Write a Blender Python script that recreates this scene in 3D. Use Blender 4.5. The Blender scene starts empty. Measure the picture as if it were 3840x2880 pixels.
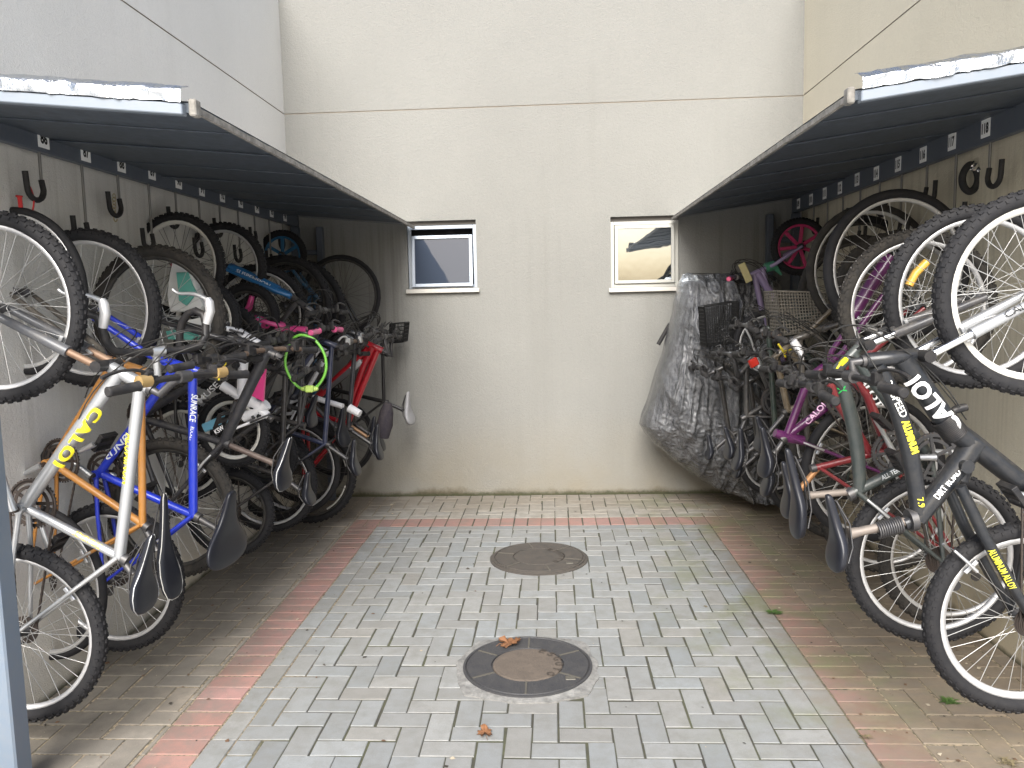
import bpy, bmesh, math, random
import numpy as np
from mathutils import Vector, Matrix, noise
random.seed(7)
SC = bpy.context.scene
COL = SC.collection
R_ = math.radians
# ------------------------------------------------------------------ camera
W, H = 3840.0, 2880.0
FOC, PIT, YAW, ROL = 2922.7, -0.1039, -0.0525, -0.0227
CAMZ = 1.6
cy, sy, cp, sp, cr, sr = math.cos(YAW), math.sin(YAW), math.cos(PIT), math.sin(PIT), math.cos(ROL), math.sin(ROL)
FWD = Vector((sy*cp, cy*cp, sp)); RT0 = Vector((cy, -sy, 0)); UP0 = RT0.cross(FWD)
RT = cr*RT0 + sr*UP0; UPV = -sr*RT0 + cr*UP0
cam = bpy.data.cameras.new("camera"); cam.sensor_fit = 'HORIZONTAL'; cam.sensor_width = 36; cam.lens = FOC/W*36
cam.clip_start = 0.05; cam.clip_end = 300
camo = bpy.data.objects.new("camera", cam); COL.objects.link(camo)
camo.matrix_world = Matrix(((RT.x, UPV.x, -FWD.x, 0), (RT.y, UPV.y, -FWD.y, 0), (RT.z, UPV.z, -FWD.z, CAMZ), (0, 0, 0, 1)))
SC.camera = camo
# ------------------------------------------------------------------ light
SUN_EL, SUN_AZ = R_(38), R_(184)
world = bpy.data.worlds.new("World"); SC.world = world; world.use_nodes = True
wn = world.node_tree; wn.nodes.clear()
wo = wn.nodes.new('ShaderNodeOutputWorld'); bg = wn.nodes.new('ShaderNodeBackground'); sk = wn.nodes.new('ShaderNodeTexSky')
sk.sky_type = 'NISHITA'; sk.sun_disc = False; sk.sun_elevation = SUN_EL; sk.sun_rotation = SUN_AZ
sk.air_density = 1.0; sk.dust_density = 4.0; sk.ozone_density = 1.0
bg.inputs['Strength'].default_value = 0.14
wn.links.new(sk.outputs[0], bg.inputs[0]); wn.links.new(bg.outputs[0], wo.inputs[0])
sl = bpy.data.lights.new("sun", 'SUN'); sl.energy = 3.4; sl.angle = R_(40); sl.color = (0.98, 1.0, 1.0)
so = bpy.data.objects.new("sun", sl); COL.objects.link(so)
sd = Vector((math.sin(SUN_AZ)*math.cos(SUN_EL), math.cos(SUN_AZ)*math.cos(SUN_EL), math.sin(SUN_EL)))
so.rotation_euler = sd.to_track_quat('Z', 'Y').to_euler()
SC.view_settings.view_transform = 'Standard'; SC.view_settings.look = 'None'
SC.view_settings.exposure = 0.9; SC.view_settings.gamma = 1
SC.render.engine = 'CYCLES'
try:
    SC.cycles.use_denoising = True; SC.cycles.max_bounces = 8
except Exception: pass

# ------------------------------------------------------------------ helpers
def P(px, py, Y, m=0.0, X0=0.0):
    """photo pixel -> point on the upright plane Y + m (X - X0)"""
    d = FWD + RT*((px - W/2)/FOC) - UPV*((py - H/2)/FOC)
    t = (Y - m*X0)/(d.y - m*d.x)
    return Vector((0, 0, CAMZ)) + d*t
def PX(px, py, X):
    d = FWD + RT*((px - W/2)/FOC) - UPV*((py - H/2)/FOC)
    return Vector((0, 0, CAMZ)) + d*(X/d.x)
def PZ(px, py, Z=0.0):
    d = FWD + RT*((px - W/2)/FOC) - UPV*((py - H/2)/FOC)
    return Vector((0, 0, CAMZ)) + d*((Z - CAMZ)/d.z)

class MB:
    def __init__(s): s.v = []; s.f = []; s.m = []; s.sm = []
    def add(s, vs, fs, mat=0, smooth=True):
        b = len(s.v); s.v.extend([tuple(x) for x in vs])
        for f in fs: s.f.append(tuple(b+i for i in f)); s.m.append(mat); s.sm.append(smooth)
    def tube(s, pts, r, seg=8, mat=0, caps=True, closed=False):
        pts = [Vector(p) for p in pts]; n = len(pts)
        rs = [r]*n if isinstance(r, (int, float)) else list(r)
        if len(rs) != n: rs = [float(q) for q in np.interp(np.linspace(0, 1, n), np.linspace(0, 1, len(rs)), rs)]
        tang = []
        for i in range(n):
            if closed: t = pts[(i+1) % n] - pts[i-1]
            else: t = pts[min(i+1, n-1)] - pts[max(i-1, 0)]
            if t.length < 1e-9: t = Vector((0, 0, 1))
            tang.append(t.normalized())
        a = Vector((0, 0, 1)) if abs(tang[0].z) < 0.9 else Vector((1, 0, 0))
        u = tang[0].cross(a).normalized(); vs = []
        for i in range(n):
            u = (u - tang[i]*u.dot(tang[i]))
            if u.length < 1e-6: u = tang[i].orthogonal()
            u.normalize(); w = tang[i].cross(u)
            for k in range(seg):
                an = 2*math.pi*k/seg
                vs.append(pts[i] + (u*math.cos(an) + w*math.sin(an))*rs[i])
        fs = []
        for i in range(n if closed else n-1):
            j = (i+1) % n
            for k in range(seg):
                k2 = (k+1) % seg
                fs.append((i*seg+k, i*seg+k2, j*seg+k2, j*seg+k))
        s.add(vs, fs, mat, True)
        if caps and not closed:
            s.add(vs[:seg], [tuple(reversed(range(seg)))], mat, False)
            s.add(vs[-seg:], [tuple(range(seg))], mat, False)
    def boxa(s, c, ax, ay, az, mat=0, bev=0.0):
        """box with half-extent vectors ax, ay, az, chamfered"""
        c = Vector(c); ax = Vector(ax); ay = Vector(ay); az = Vector(az)
        if bev <= 0:
            vs = [c+ax*i+ay*j+az*k for k in (-1, 1) for j in (-1, 1) for i in (-1, 1)]
            s.add(vs, [(0, 2, 3, 1), (4, 5, 7, 6), (0, 1, 5, 4), (2, 6, 7, 3), (0, 4, 6, 2), (1, 3, 7, 5)], mat, False); return
        def sh(v): return v*(max(0.0, v.length-bev)/max(v.length, 1e-9))
        bx, by, bz = sh(ax), sh(ay), sh(az); vs = []
        for k in (-1, 1):
            for j in (-1, 1):
                for i in (-1, 1):
                    vs += [c+ax*i+by*j+bz*k, c+bx*i+ay*j+bz*k, c+bx*i+by*j+az*k]
        bmx = bmesh.new(); bv = [bmx.verts.new(v) for v in vs]
        r = bmesh.ops.convex_hull(bmx, input=bv)
        bmx.verts.index_update()
        s.add([v.co.copy() for v in bmx.verts], [tuple(v.index for v in f.verts) for f in bmx.faces], mat, False); bmx.free()
    def box(s, x0, x1, y0, y1, z0, z1, mat=0, bev=0.0):
        s.boxa(((x0+x1)/2, (y0+y1)/2, (z0+z1)/2), ((x1-x0)/2, 0, 0), (0, (y1-y0)/2, 0), (0, 0, (z1-z0)/2), mat, bev)
    def lathe(s, prof, c, e1, e2, n, seg=32, mat=0, close=True, smooth=True, mats=None):
        """prof: (radius, lateral) pairs revolved about axis n through c"""
        c = Vector(c); vs = []
        for k in range(seg):
            a = 2*math.pi*k/seg; d = e1*math.cos(a) + e2*math.sin(a)
            for (r, w) in prof: vs.append(c + d*r + n*w)
        np_ = len(prof)
        rng = range(np_ if close else np_-1)
        for i in rng:
            i2 = (i+1) % np_; fs = []
            for k in range(seg):
                k2 = (k+1) % seg
                fs.append((k*np_+i, k*np_+i2, k2*np_+i2, k2*np_+i))
            b = len(s.v)
            mm = mats[i] if mats else mat
            if i == 0: base = b; s.v.extend([tuple(x) for x in vs])
            for f in fs: s.f.append(tuple(base+q for q in f)); s.m.append(mm); s.sm.append(smooth)
    def build(s, name, mats, parent=None, origin=None):
        me = bpy.data.meshes.new(name)
        o = Vector(origin) if origin is not None else Vector((0, 0, 0))
        me.from_pydata([(x[0]-o.x, x[1]-o.y, x[2]-o.z) for x in s.v], [], s.f)
        for m in (mats if isinstance(mats, (list, tuple)) else [mats]): me.materials.append(m)
        me.polygons.foreach_set('material_index', s.m); me.polygons.foreach_set('use_smooth', s.sm)
        me.validate(); me.update()
        ob = bpy.data.objects.new(name, me); COL.objects.link(ob)
        if parent is not None: ob.parent = parent
        elif origin is not None: ob.location = o
        return ob
def empty(name, loc):
    o = bpy.data.objects.new(name, None); o.location = loc; o.empty_display_size = .1; COL.objects.link(o); return o
def tag(o, label=None, cat=None, group=None, kind=None):
    if label: o['label'] = label
    if cat: o['category'] = cat
    if group: o['group'] = group
    if kind: o['kind'] = kind
    return o
def bez(p, n=12):
    p = [Vector(q) for q in p]; out = []
    for i in range(n+1):
        t = i/n; q = p[:]
        while len(q) > 1: q = [q[j].lerp(q[j+1], t) for j in range(len(q)-1)]
        out.append(q[0])
    return out
def text_verts(txt, bold=0.0, shear=0.0, spacing=1.0):
    cu = bpy.data.curves.new("t", 'FONT'); cu.body = txt; cu.size = 1; cu.offset = bold; cu.shear = shear; cu.resolution_u = 3
    cu.space_character = spacing
    ob = bpy.data.objects.new("t", cu); COL.objects.link(ob)
    dg = bpy.context.evaluated_depsgraph_get(); dg.update()
    me = bpy.data.meshes.new_from_object(ob.evaluated_get(dg)); bpy.data.objects.remove(ob); bpy.data.curves.remove(cu)
    bm = bmesh.new(); bm.from_mesh(me); bpy.data.meshes.remove(me)
    return bm
def lettering(txt, p0, p1, r, h, mat, parent, origin, face=None, bold=0.012, shear=0.0, lift=0.0012, name='lettering', spacing=1.0, tilt=0.0):
    """text running p0->p1 wrapped on a tube of radius r (r=None: flat), letter height h, on the side facing `face`"""
    p0 = Vector(p0); p1 = Vector(p1); a = (p1-p0); L = a.length; a.normalize()
    if face is None: face = Vector((0, 0, CAMZ)) - (p0+p1)/2
    n = face - a*face.dot(a); n.normalize(); up = n.cross(a)
    if tilt: n, up = n*math.cos(tilt)+up*math.sin(tilt), up*math.cos(tilt)-n*math.sin(tilt)
    bm = text_verts(txt, bold, shear, spacing)
    xs = [v.co.x for v in bm.verts]; ys = [v.co.y for v in bm.verts]
    x0, x1, y0, y1 = min(xs), max(xs), min(ys), max(ys)
    if r:
        for i in range(1, 8):
            yy = y0 + (y1-y0)*i/8
            bmesh.ops.bisect_plane(bm, geom=bm.verts[:]+bm.edges[:]+bm.faces[:], plane_co=(0, yy, 0), plane_no=(0, 1, 0))
    bm.verts.index_update(); m = MB(); vs = []
    for v in bm.verts:
        x = (v.co.x-x0)/(x1-x0)*L; y = ((v.co.y-y0)/(y1-y0)-.5)*h
        if r: th = y/r; q = p0 + a*x + n*(math.cos(th)*(r+lift)) + up*(math.sin(th)*(r+lift))
        else: q = p0 + a*x + up*y + n*lift
        vs.append(q)
    m.add(vs, [tuple(v.index for v in f.verts) for f in bm.faces], 0, False); bm.free()
    return m.build(name, mat, parent, origin)

# ------------------------------------------------------------------ materials
MATS = {}
def nt(name):
    m = bpy.data.materials.new(name); m.use_nodes = True; t = m.node_tree; t.nodes.clear()
    o = t.nodes.new('ShaderNodeOutputMaterial'); b = t.nodes.new('ShaderNodeBsdfPrincipled'); t.links.new(b.outputs[0], o.inputs[0])
    return m, t, b
def N(t, typ, **kw):
    n = t.nodes.new(typ)
    for k, v in kw.items():
        if k in n.inputs: n.inputs[k].default_value = v
        else: setattr(n, k, v)
    return n
def mixc(t, fac, a, b, blend='MIX'):
    n = t.nodes.new('ShaderNodeMix'); n.data_type = 'RGBA'; n.blend_type = blend
    for sck, v in ((n.inputs[0], fac), (n.inputs[6], a), (n.inputs[7], b)):
        if hasattr(v, 'node'): t.links.new(v, sck)
        elif isinstance(v, (int, float)): sck.default_value = v
        else: sck.default_value = (v[0], v[1], v[2], 1)
    return n.outputs[2]
def ramp(t, src, a, b, lo=0.0, hi=1.0):
    n = t.nodes.new('ShaderNodeMapRange'); n.clamp = True
    t.links.new(src, n.inputs[0]); n.inputs[1].default_value = a; n.inputs[2].default_value = b
    n.inputs[3].default_value = lo; n.inputs[4].default_value = hi
    return n.outputs[0]
def math_(t, op, a, b=0.0):
    n = t.nodes.new('ShaderNodeMath'); n.operation = op
    for i, v in enumerate((a, b)):
        if hasattr(v, 'node'): t.links.new(v, n.inputs[i])
        else: n.inputs[i].default_value = v
    return n.outputs[0]
def noise_(t, scale, detail=4, rough=.6, vec=None, sc3=None):
    n = N(t, 'ShaderNodeTexNoise', Scale=scale, Detail=detail, Roughness=rough)
    if vec is None:
        g = t.nodes.new('ShaderNodeNewGeometry'); vec = g.outputs['Position']
    if sc3:
        mp = t.nodes.new('ShaderNodeMapping'); mp.inputs['Scale'].default_value = sc3; t.links.new(vec, mp.inputs[0]); vec = mp.outputs[0]
    t.links.new(vec, n.inputs['Vector']); return n.outputs['Fac']
def bump(t, b, h, strength=.3, dist=.01):
    n = N(t, 'ShaderNodeBump', Strength=strength, Distance=dist); t.links.new(h, n.inputs['Height']); t.links.new(n.outputs[0], b.inputs['Normal'])
def simple(name, col, rough=.5, metal=0.0, coat=0.0, dust=0.0, dustc=(.30, .26, .20), var=0.0, bmp=0.0, bscale=200, rust=0.0):
    key = (name, col, rough, metal, coat, dust, rust)
    if key in MATS: return MATS[key]
    m, t, b = nt(name)
    b.inputs['Roughness'].default_value = rough; b.inputs['Metallic'].default_value = metal
    b.inputs['Coat Weight'].default_value = coat; b.inputs['Coat Roughness'].default_value = .15
    if max(col) < .04 and metal < .3: b.inputs['Specular IOR Level'].default_value = .28
    c = col
    if var: c = mixc(t, ramp(t, noise_(t, 25, 3), .35, .7), tuple(x*(1-var) for x in col), tuple(min(1, x*(1+var)) for x in col))
    if rust:
        c = mixc(t, ramp(t, noise_(t, 40, 5, .7), 1-rust-.1, 1-rust+.1), c, (.16, .06, .02))
    if dust:
        g = t.nodes.new('ShaderNodeNewGeometry'); sx = t.nodes.new('ShaderNodeSeparateXYZ'); t.links.new(g.outputs['Normal'], sx.inputs[0])
        upf = ramp(t, sx.outputs[2], -.3, 1, .35, 1)
        f = math_(t, 'MULTIPLY', ramp(t, noise_(t, 30, 5, .7), .35, .75, 0, dust), upf)
        c = mixc(t, f, c, dustc)
        rr = ramp(t, f, 0, .6, rough, min(1, rough+.4)); t.links.new(rr, b.inputs['Roughness'])
    if hasattr(c, 'node'): t.links.new(c, b.inputs['Base Color'])
    else: b.inputs['Base Color'].default_value = (c[0], c[1], c[2], 1)
    if bmp: bump(t, b, noise_(t, bscale, 4), bmp, .004)
    MATS[key] = m; return m
def paint(col, dust=.35, rough=.32): return simple("bike_paint", tuple(col), rough, 0, .35, dust)
M_RUB = simple("tyre_rubber", (.012, .012, .014), .75, 0, 0, .16, (.12, .11, .095))
M_RUBD = simple("dusty_tyre_rubber", (.022, .021, .020), .85, 0, 0, .40, (.16, .135, .105))
M_BLK = simple("black_plastic", (.013, .013, .015), .42, 0, 0, .14)
M_GRIP = simple("grip_rubber", (.016, .016, .018), .65, 0, 0, .15)
M_ALU = simple("aluminium", (.62, .63, .64), .34, .85, 0, .25)
M_RIMS = simple("silver_rim", (.56, .56, .565), .42, .6, 0, .25)
M_RIMW = simple("white_rim", (.56, .55, .51), .45, 0, 0, .2)
M_RIMB = simple("black_rim", (.03, .03, .03), .4, .3, 0, .3)
M_SPK = simple("spoke_steel", (.55, .55, .54), .35, .8, 0, .2)
M_SPKB = simple("dark_spoke", (.07, .065, .06), .45, .6, 0, .2)
M_STEEL = simple("dark_steel", (.075, .075, .08), .42, .7, 0, .3)
M_CHAIN = simple("greasy_chain", (.06, .05, .045), .5, .6, 0, .3, (.14, .08, .045))
M_RUST = simple("rusty_steel", (.34, .17, .075), .5, .5, 0, .35, (.45, .30, .14))
M_CHR = simple("chrome", (.75, .75, .76), .18, 1.0, 0, .2)
M_SAD = simple("saddle_vinyl", (.012, .013, .018), .36, 0, .15, .06, (.12, .12, .12))
M_CABLE = simple("cable_sheath", (.02, .02, .02), .4, 0, 0, .15)
def decal_mat(col): return simple("decal_film", tuple(col), .4)
YEL, WHT, BLK = (.80, .70, .02), (.80, .80, .80), (.02, .02, .02)

exec_order = []
# ------------------------------------------------------------------ setting
XL, XR, YB = -2.125, 1.988, 6.378
YN = 2.44           # side walls stop here, cut short to let more light in
WTOP = 4.15  # wall tops kept low so more sky light reaches the side walls
def wall_mat(name, base, streak=.35, low_w=.05):
    m, t, b = nt(name); b.inputs['Roughness'].default_value = .9; b.inputs['Specular IOR Level'].default_value = .2
    g = t.nodes.new('ShaderNodeNewGeometry'); pos = g.outputs['Position']
    sp_ = t.nodes.new('ShaderNodeSeparateXYZ'); t.links.new(pos, sp_.inputs[0]); z = sp_.outputs[2]
    big = noise_(t, .9, 4, .55, pos)
    c = mixc(t, ramp(t, big, .3, .72), tuple(x*.93 for x in base), tuple(min(1, x*1.04) for x in base))
    fine = noise_(t, 160, 3, .6, pos)
    c = mixc(t, ramp(t, fine, .3, .75, 0, .26), c, tuple(x*.70 for x in base))
    c = mixc(t, ramp(t, noise_(t, 48, 4, .7, pos), .45, .7, 0, .16), c, tuple(x*.74 for x in base))
    st = noise_(t, 1.0, 5, .65, pos, (22, 22, .35))
    band = math_(t, 'MULTIPLY', ramp(t, z, 2.35, 2.15, 0, 1), ramp(t, z, .5, 1.7, .25, 1))
    band = math_(t, 'MULTIPLY', band, ramp(t, math_(t, 'ABSOLUTE', sp_.outputs[0]), .95, 1.25, .15, 1))
    c = mixc(t, math_(t, 'MULTIPLY', ramp(t, st, .5, .72, 0, streak), band), c, (base[0]*.42, base[1]*.40, base[2]*.36))
    st2 = noise_(t, 1.0, 4, .6, pos, (5, 5, .25))
    c = mixc(t, ramp(t, st2, .55, .75, 0, .12), c, (base[0]*.6, base[1]*.58, base[2]*.55))
    low = math_(t, 'MULTIPLY', ramp(t, z, .7, .02, 0, 1), ramp(t, noise_(t, 2.0, 4, .6, pos), .3, .7, .2, .75))
    c = mixc(t, low, c, (base[0]*.95, base[1]*.84, base[2]*.66))
    n2 = math_(t, 'MULTIPLY', noise_(t, 9, 5, .7, pos), ramp(t, noise_(t, 1.6, 3, .6, pos), .35, .65, .3, 1.5))
    edge = math_(t, 'SUBTRACT', math_(t, 'MULTIPLY', n2, low_w), z)
    c = mixc(t, ramp(t, edge, -.02, .035, 0, .85), c, (.095, .080, .052))
    n3 = noise_(t, 20, 4, .7, pos)
    edge2 = math_(t, 'SUBTRACT', math_(t, 'MULTIPLY', n3, low_w*.7), z)
    c = mixc(t, ramp(t, edge2, -.005, .02, 0, .7), c, (.035, .042, .018))
    t.links.new(c, b.inputs['Base Color'])
    h = math_(t, 'ADD', fine, math_(t, 'MULTIPLY', noise_(t, 60, 3, .6, pos), .8))
    bump(t, b, h, .65, .006)
    return m
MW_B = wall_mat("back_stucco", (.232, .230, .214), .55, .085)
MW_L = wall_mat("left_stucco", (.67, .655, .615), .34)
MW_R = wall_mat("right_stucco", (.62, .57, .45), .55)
M_GRV = simple("groove_paint", (.36, .32, .27), .9)
def wall(name, mat, org, ex, lines, zl, hole, depth, nrm, glines, label):
    """cells in a vertical wall; `hole` cells are left open with reveals, groove rows are let in 7 mm"""
    m = MB(); ex = Vector(ex); nrm = Vector(nrm); org = Vector(org)
    def pt(u, z, d=0): return org + ex*u + Vector((0, 0, z)) - nrm*d
    for i in range(len(lines)-1):
        for k in range(len(zl)-1):
            u0, u1, z0, z1 = lines[i], lines[i+1], zl[k], zl[k+1]
            if hole(i, k):
                for a, b2 in (((u0, z0), (u1, z0)), ((u1, z0), (u1, z1)), ((u1, z1), (u0, z1)), ((u0, z1), (u0, z0))):
                    if a[0] == b2[0] and 0: pass
                    m.add([pt(*a), pt(*b2), pt(*b2, depth), pt(*a, depth)], [(0, 1, 2, 3)], 0, False)
                continue
            if (zl[k], zl[k+1]) in glines:
                d = .008
                m.add([pt(u0, z0, d), pt(u1, z0, d), pt(u1, z1, d), pt(u0, z1, d)], [(0, 1, 2, 3)], 1, False)
                m.add([pt(u0, z0), pt(u1, z0), pt(u1, z0, d), pt(u0, z0, d)], [(0, 1, 2, 3)], 1, False)
                m.add([pt(u0, z1, d), pt(u1, z1, d), pt(u1, z1), pt(u0, z1)], [(0, 1, 2, 3)], 1, False)
            else:
                m.add([pt(u0, z0), pt(u1, z0), pt(u1, z1), pt(u0, z1)], [(0, 1, 2, 3)], 0, False)
    # thickness: back sheet, top
    L0, L1, Z1 = lines[0], lines[-1], zl[-1]; T = .2
    m.add([pt(L0, 0, T), pt(L1, 0, T), pt(L1, Z1, T), pt(L0, Z1, T)], [(3, 2, 1, 0)], 0, False)
    m.add([pt(L0, Z1), pt(L1, Z1), pt(L1, Z1, T), pt(L0, Z1, T)], [(0, 1, 2, 3)], 0, False)
    m.add([pt(L0, 0), pt(L0, Z1), pt(L0, Z1, T), pt(L0, 0, T)], [(0, 1, 2, 3)], 0, False)
    m.add([pt(L1, 0), pt(L1, 0, T), pt(L1, Z1, T), pt(L1, Z1)], [(0, 1, 2, 3)], 0, False)
    return tag(m.build(name, [mat, M_GRV]), label, 'wall')
WL = (-1.165, -.600, 1.728, 2.275); WR = (.484, 1.030, 1.700, 2.265)
ZG = 3.148
def bh(i, k):
    return (i, k) in BH
bl = [XL, WL[0], WL[1], WR[0], WR[1], XR]
bz = [-.05, WR[2], WL[2], WR[3], WL[3], ZG, ZG+.009, WTOP]
BH = {(1, 2), (1, 3), (3, 1), (3, 2)}
# merge the two hole cells of each window so no reveal crosses the opening
def back_wall():
    m = MB()
    def q(x0, x1, z0, z1, y=YB, mt=0): m.add([(x0, y, z0), (x1, y, z0), (x1, y, z1), (x0, y, z1)], [(0, 1, 2, 3)], mt, False)
    for i in range(5):
        for k in range(7):
            if (i, k) in BH: continue
            if k == 5:
                q(bl[i], bl[i+1], bz[k], bz[k+1], YB+.008, 1)
                m.add([(bl[i], YB, bz[k]), (bl[i+1], YB, bz[k]), (bl[i+1], YB+.008, bz[k]), (bl[i], YB+.008, bz[k])], [(0, 1, 2, 3)], 1, False)
                m.add([(bl[i], YB, bz[k+1]), (bl[i+1], YB, bz[k+1]), (bl[i+1], YB+.008, bz[k+1]), (bl[i], YB+.008, bz[k+1])], [(3, 2, 1, 0)], 1, False)
            else: q(bl[i], bl[i+1], bz[k], bz[k+1])
    for (x0, x1, z0, z1) in (WL, WR):
        D = YB+.16
        m.add([(x0, YB, z0), (x0, D, z0), (x0, D, z1), (x0, YB, z1)], [(0, 1, 2, 3)], 0, False)
        m.add([(x1, YB, z0), (x1, YB, z1), (x1, D, z1), (x1, D, z0)], [(0, 1, 2, 3)], 0, False)
        m.add([(x0, YB, z1), (x0, D, z1), (x1, D, z1), (x1, YB, z1)], [(0, 1, 2, 3)], 0, False)
        m.add([(x0, YB, z0), (x1, YB, z0), (x1, D, z0), (x0, D, z0)], [(0, 1, 2, 3)], 0, False)
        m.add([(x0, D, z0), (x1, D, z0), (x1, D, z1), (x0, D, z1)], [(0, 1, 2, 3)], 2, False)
    m.box(XL-.2, XR+.2, YB+.2, YB+.4, -.05, WTOP, 0)
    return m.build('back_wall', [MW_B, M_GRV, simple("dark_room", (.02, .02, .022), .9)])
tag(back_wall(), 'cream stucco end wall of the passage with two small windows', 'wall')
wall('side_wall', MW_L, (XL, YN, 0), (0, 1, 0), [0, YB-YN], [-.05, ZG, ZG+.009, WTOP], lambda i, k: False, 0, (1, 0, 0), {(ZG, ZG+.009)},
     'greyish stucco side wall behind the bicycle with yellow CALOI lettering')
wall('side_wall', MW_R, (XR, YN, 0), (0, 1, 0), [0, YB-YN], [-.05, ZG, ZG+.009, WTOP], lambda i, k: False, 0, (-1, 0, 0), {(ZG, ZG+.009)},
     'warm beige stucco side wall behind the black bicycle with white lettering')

# ---- paving
def paving():
    m = MB(); cols = []
    MH = [(-.132, 3.28, .40), (-.105, 4.75, .30)]
    GAP = .0042
    def brick(x0, x1, y0, y1, cl):
        if x1-x0 < .012 or y1-y0 < .012: return
        cx, cy_ = (x0+x1)/2, (y0+y1)/2
        for (mx, my, rr) in MH:
            if max(abs(x0-mx), abs(x1-mx)) < rr*.70 and max(abs(y0-my), abs(y1-my)) < rr*.70: return
        jx, jy = random.gauss(0, .0012), random.gauss(0, .0012)
        a = random.gauss(0, .006)
        x0 += GAP*random.uniform(.5, 1.3); x1 -= GAP*random.uniform(.5, 1.3); y0 += GAP*random.uniform(.5, 1.3); y1 -= GAP*random.uniform(.5, 1.3)
        h = random.gauss(0, .0007); tx, ty = random.gauss(0, .005), random.gauss(0, .005)
        b = .0028; vs = []
        for (o, zz) in ((0, -.02), (0, -.0018), (b, 0)):
            for (x, y) in ((x0+o, y0+o), (x1-o, y0+o), (x1-o, y1-o), (x0+o, y1-o)):
                dx, dy = x-cx, y-cy_
                vs.append((cx+jx+dx-a*dy, cy_+jy+dy+a*dx, zz+h+dx*tx+dy*ty))
        fs = [(8, 9, 10, 11)]
        for l in (0, 4):
            for k in range(4): fs.append((l+k, l+(k+1) % 4, l+4+(k+1) % 4, l+4+k))
        m.add(vs, fs, 0, False); v = random.gauss(1, .07); w = random.gauss(0, .005)
        c = (cl[0]*v+w, cl[1]*v, cl[2]*v-w, 1)
        for f in fs: cols.extend([c]*len(f))
    def herring(X0, X1, Y0, Y1, cl, off=(0, 0)):
        u = .1
        for i in range(-3, int((X1-X0)/u)+4):
            for j in range(-3, int((Y1-Y0)/u)+4):
                d = (i-j) % 4
                if d == 0: r = (X0+i*u, X0+(i+2)*u, Y0+j*u, Y0+(j+1)*u)
                elif d == 3: r = (X0+i*u, X0+(i+1)*u, Y0+j*u, Y0+(j+2)*u)
                else: continue
                brick(max(r[0], X0), min(r[1], X1), max(r[2], Y0), min(r[3], Y1), cl)
    GR, RD, BR = (.248, .253, .247), (.33, .18, .155), (.33, .29, .24)
    Ys = 1.9
    herring(-1.2, 1.00, Ys, 5.38, GR)
    y = Ys
    while y < 5.38:
        brick(-1.3, -1.2, y, min(y+.2, 5.38), GR); brick(1.00, 1.10, y, min(y+.2, 5.38), GR); y += .2
    x = -1.3
    while x < 1.1: brick(x, min(x+.2, 1.10), 5.38, 5.48, GR); x += .2
    y = Ys
    while y < 5.47: brick(-1.5, -1.3, y, y+.1, RD); brick(1.10, 1.30, y, y+.1, RD); y += .1
    x = -1.5
    while x < 1.3: brick(x, min(x+.1, 1.30), 5.48, 5.68, RD); x += .1
    herring(XL, -1.5, Ys, 6.37, BR); herring(1.30, XR, Ys, 6.37, BR); herring(-1.5, 1.30, 5.68, 6.37, (.36, .345, .31))
    nb = len(m.f)
    m.add([(XL, Ys, -.0035), (XR, Ys, -.0035), (XR, YB, -.0035), (XL, YB, -.0035)], [(0, 1, 2, 3)], 1, False); cols.extend([(.1, .1, .1, 1)]*4)
    mat, t, b = nt("concrete_pavers"); b.inputs['Roughness'].default_value = .85; b.inputs['Specular IOR Level'].default_value = .3
    at = N(t, 'ShaderNodeAttribute', attribute_name='tone'); g = t.nodes.new('ShaderNodeNewGeometry'); pos = g.outputs['Position']
    sx = t.nodes.new('ShaderNodeSeparateXYZ'); t.links.new(pos, sx.inputs[0]); X, Y = sx.outputs[0], sx.outputs[1]
    fine = noise_(t, 220, 3, .7, pos); mid = noise_(t, 14, 5, .65, pos); big = noise_(t, 2.2, 4, .6, pos)
    c = mixc(t, ramp(t, fine, .35, .7, 0, .35), at.outputs['Color'], (.17, .17, .16))
    c = mixc(t, ramp(t, mid, .42, .70, 0, .5), c, (.175, .17, .152))
    c = mixc(t, ramp(t, noise_(t, 5.5, 5, .7, pos), .52, .72, 0, .35), c, (.15, .145, .125))
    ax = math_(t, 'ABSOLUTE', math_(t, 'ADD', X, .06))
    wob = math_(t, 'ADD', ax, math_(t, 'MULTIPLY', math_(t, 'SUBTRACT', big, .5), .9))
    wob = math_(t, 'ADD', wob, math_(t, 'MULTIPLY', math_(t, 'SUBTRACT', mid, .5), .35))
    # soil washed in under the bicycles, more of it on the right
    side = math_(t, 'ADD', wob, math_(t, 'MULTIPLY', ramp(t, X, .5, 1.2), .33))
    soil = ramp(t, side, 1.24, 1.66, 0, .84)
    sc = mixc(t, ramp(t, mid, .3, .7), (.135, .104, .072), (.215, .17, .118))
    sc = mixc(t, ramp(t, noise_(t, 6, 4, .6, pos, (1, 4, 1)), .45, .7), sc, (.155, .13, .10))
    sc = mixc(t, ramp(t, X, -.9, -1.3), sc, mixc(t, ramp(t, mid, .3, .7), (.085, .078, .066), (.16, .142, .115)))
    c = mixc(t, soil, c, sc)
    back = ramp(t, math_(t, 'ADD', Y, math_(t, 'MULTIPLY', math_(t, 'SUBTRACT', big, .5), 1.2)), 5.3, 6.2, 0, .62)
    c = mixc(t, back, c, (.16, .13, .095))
    moss = math_(t, 'MULTIPLY', ramp(t, noise_(t, 3.2, 5, .65, pos), .48, .66), math_(t, 'MULTIPLY', ramp(t, X, .35, 1.0), ramp(t, X, 1.75, 1.35)))
    moss = math_(t, 'MULTIPLY', moss, ramp(t, Y, 2.3, 3.4, .2, .75))
    c = mixc(t, moss, c, (.155, .165, .085))
    t.links.new(c, b.inputs['Base Color'])
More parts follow.
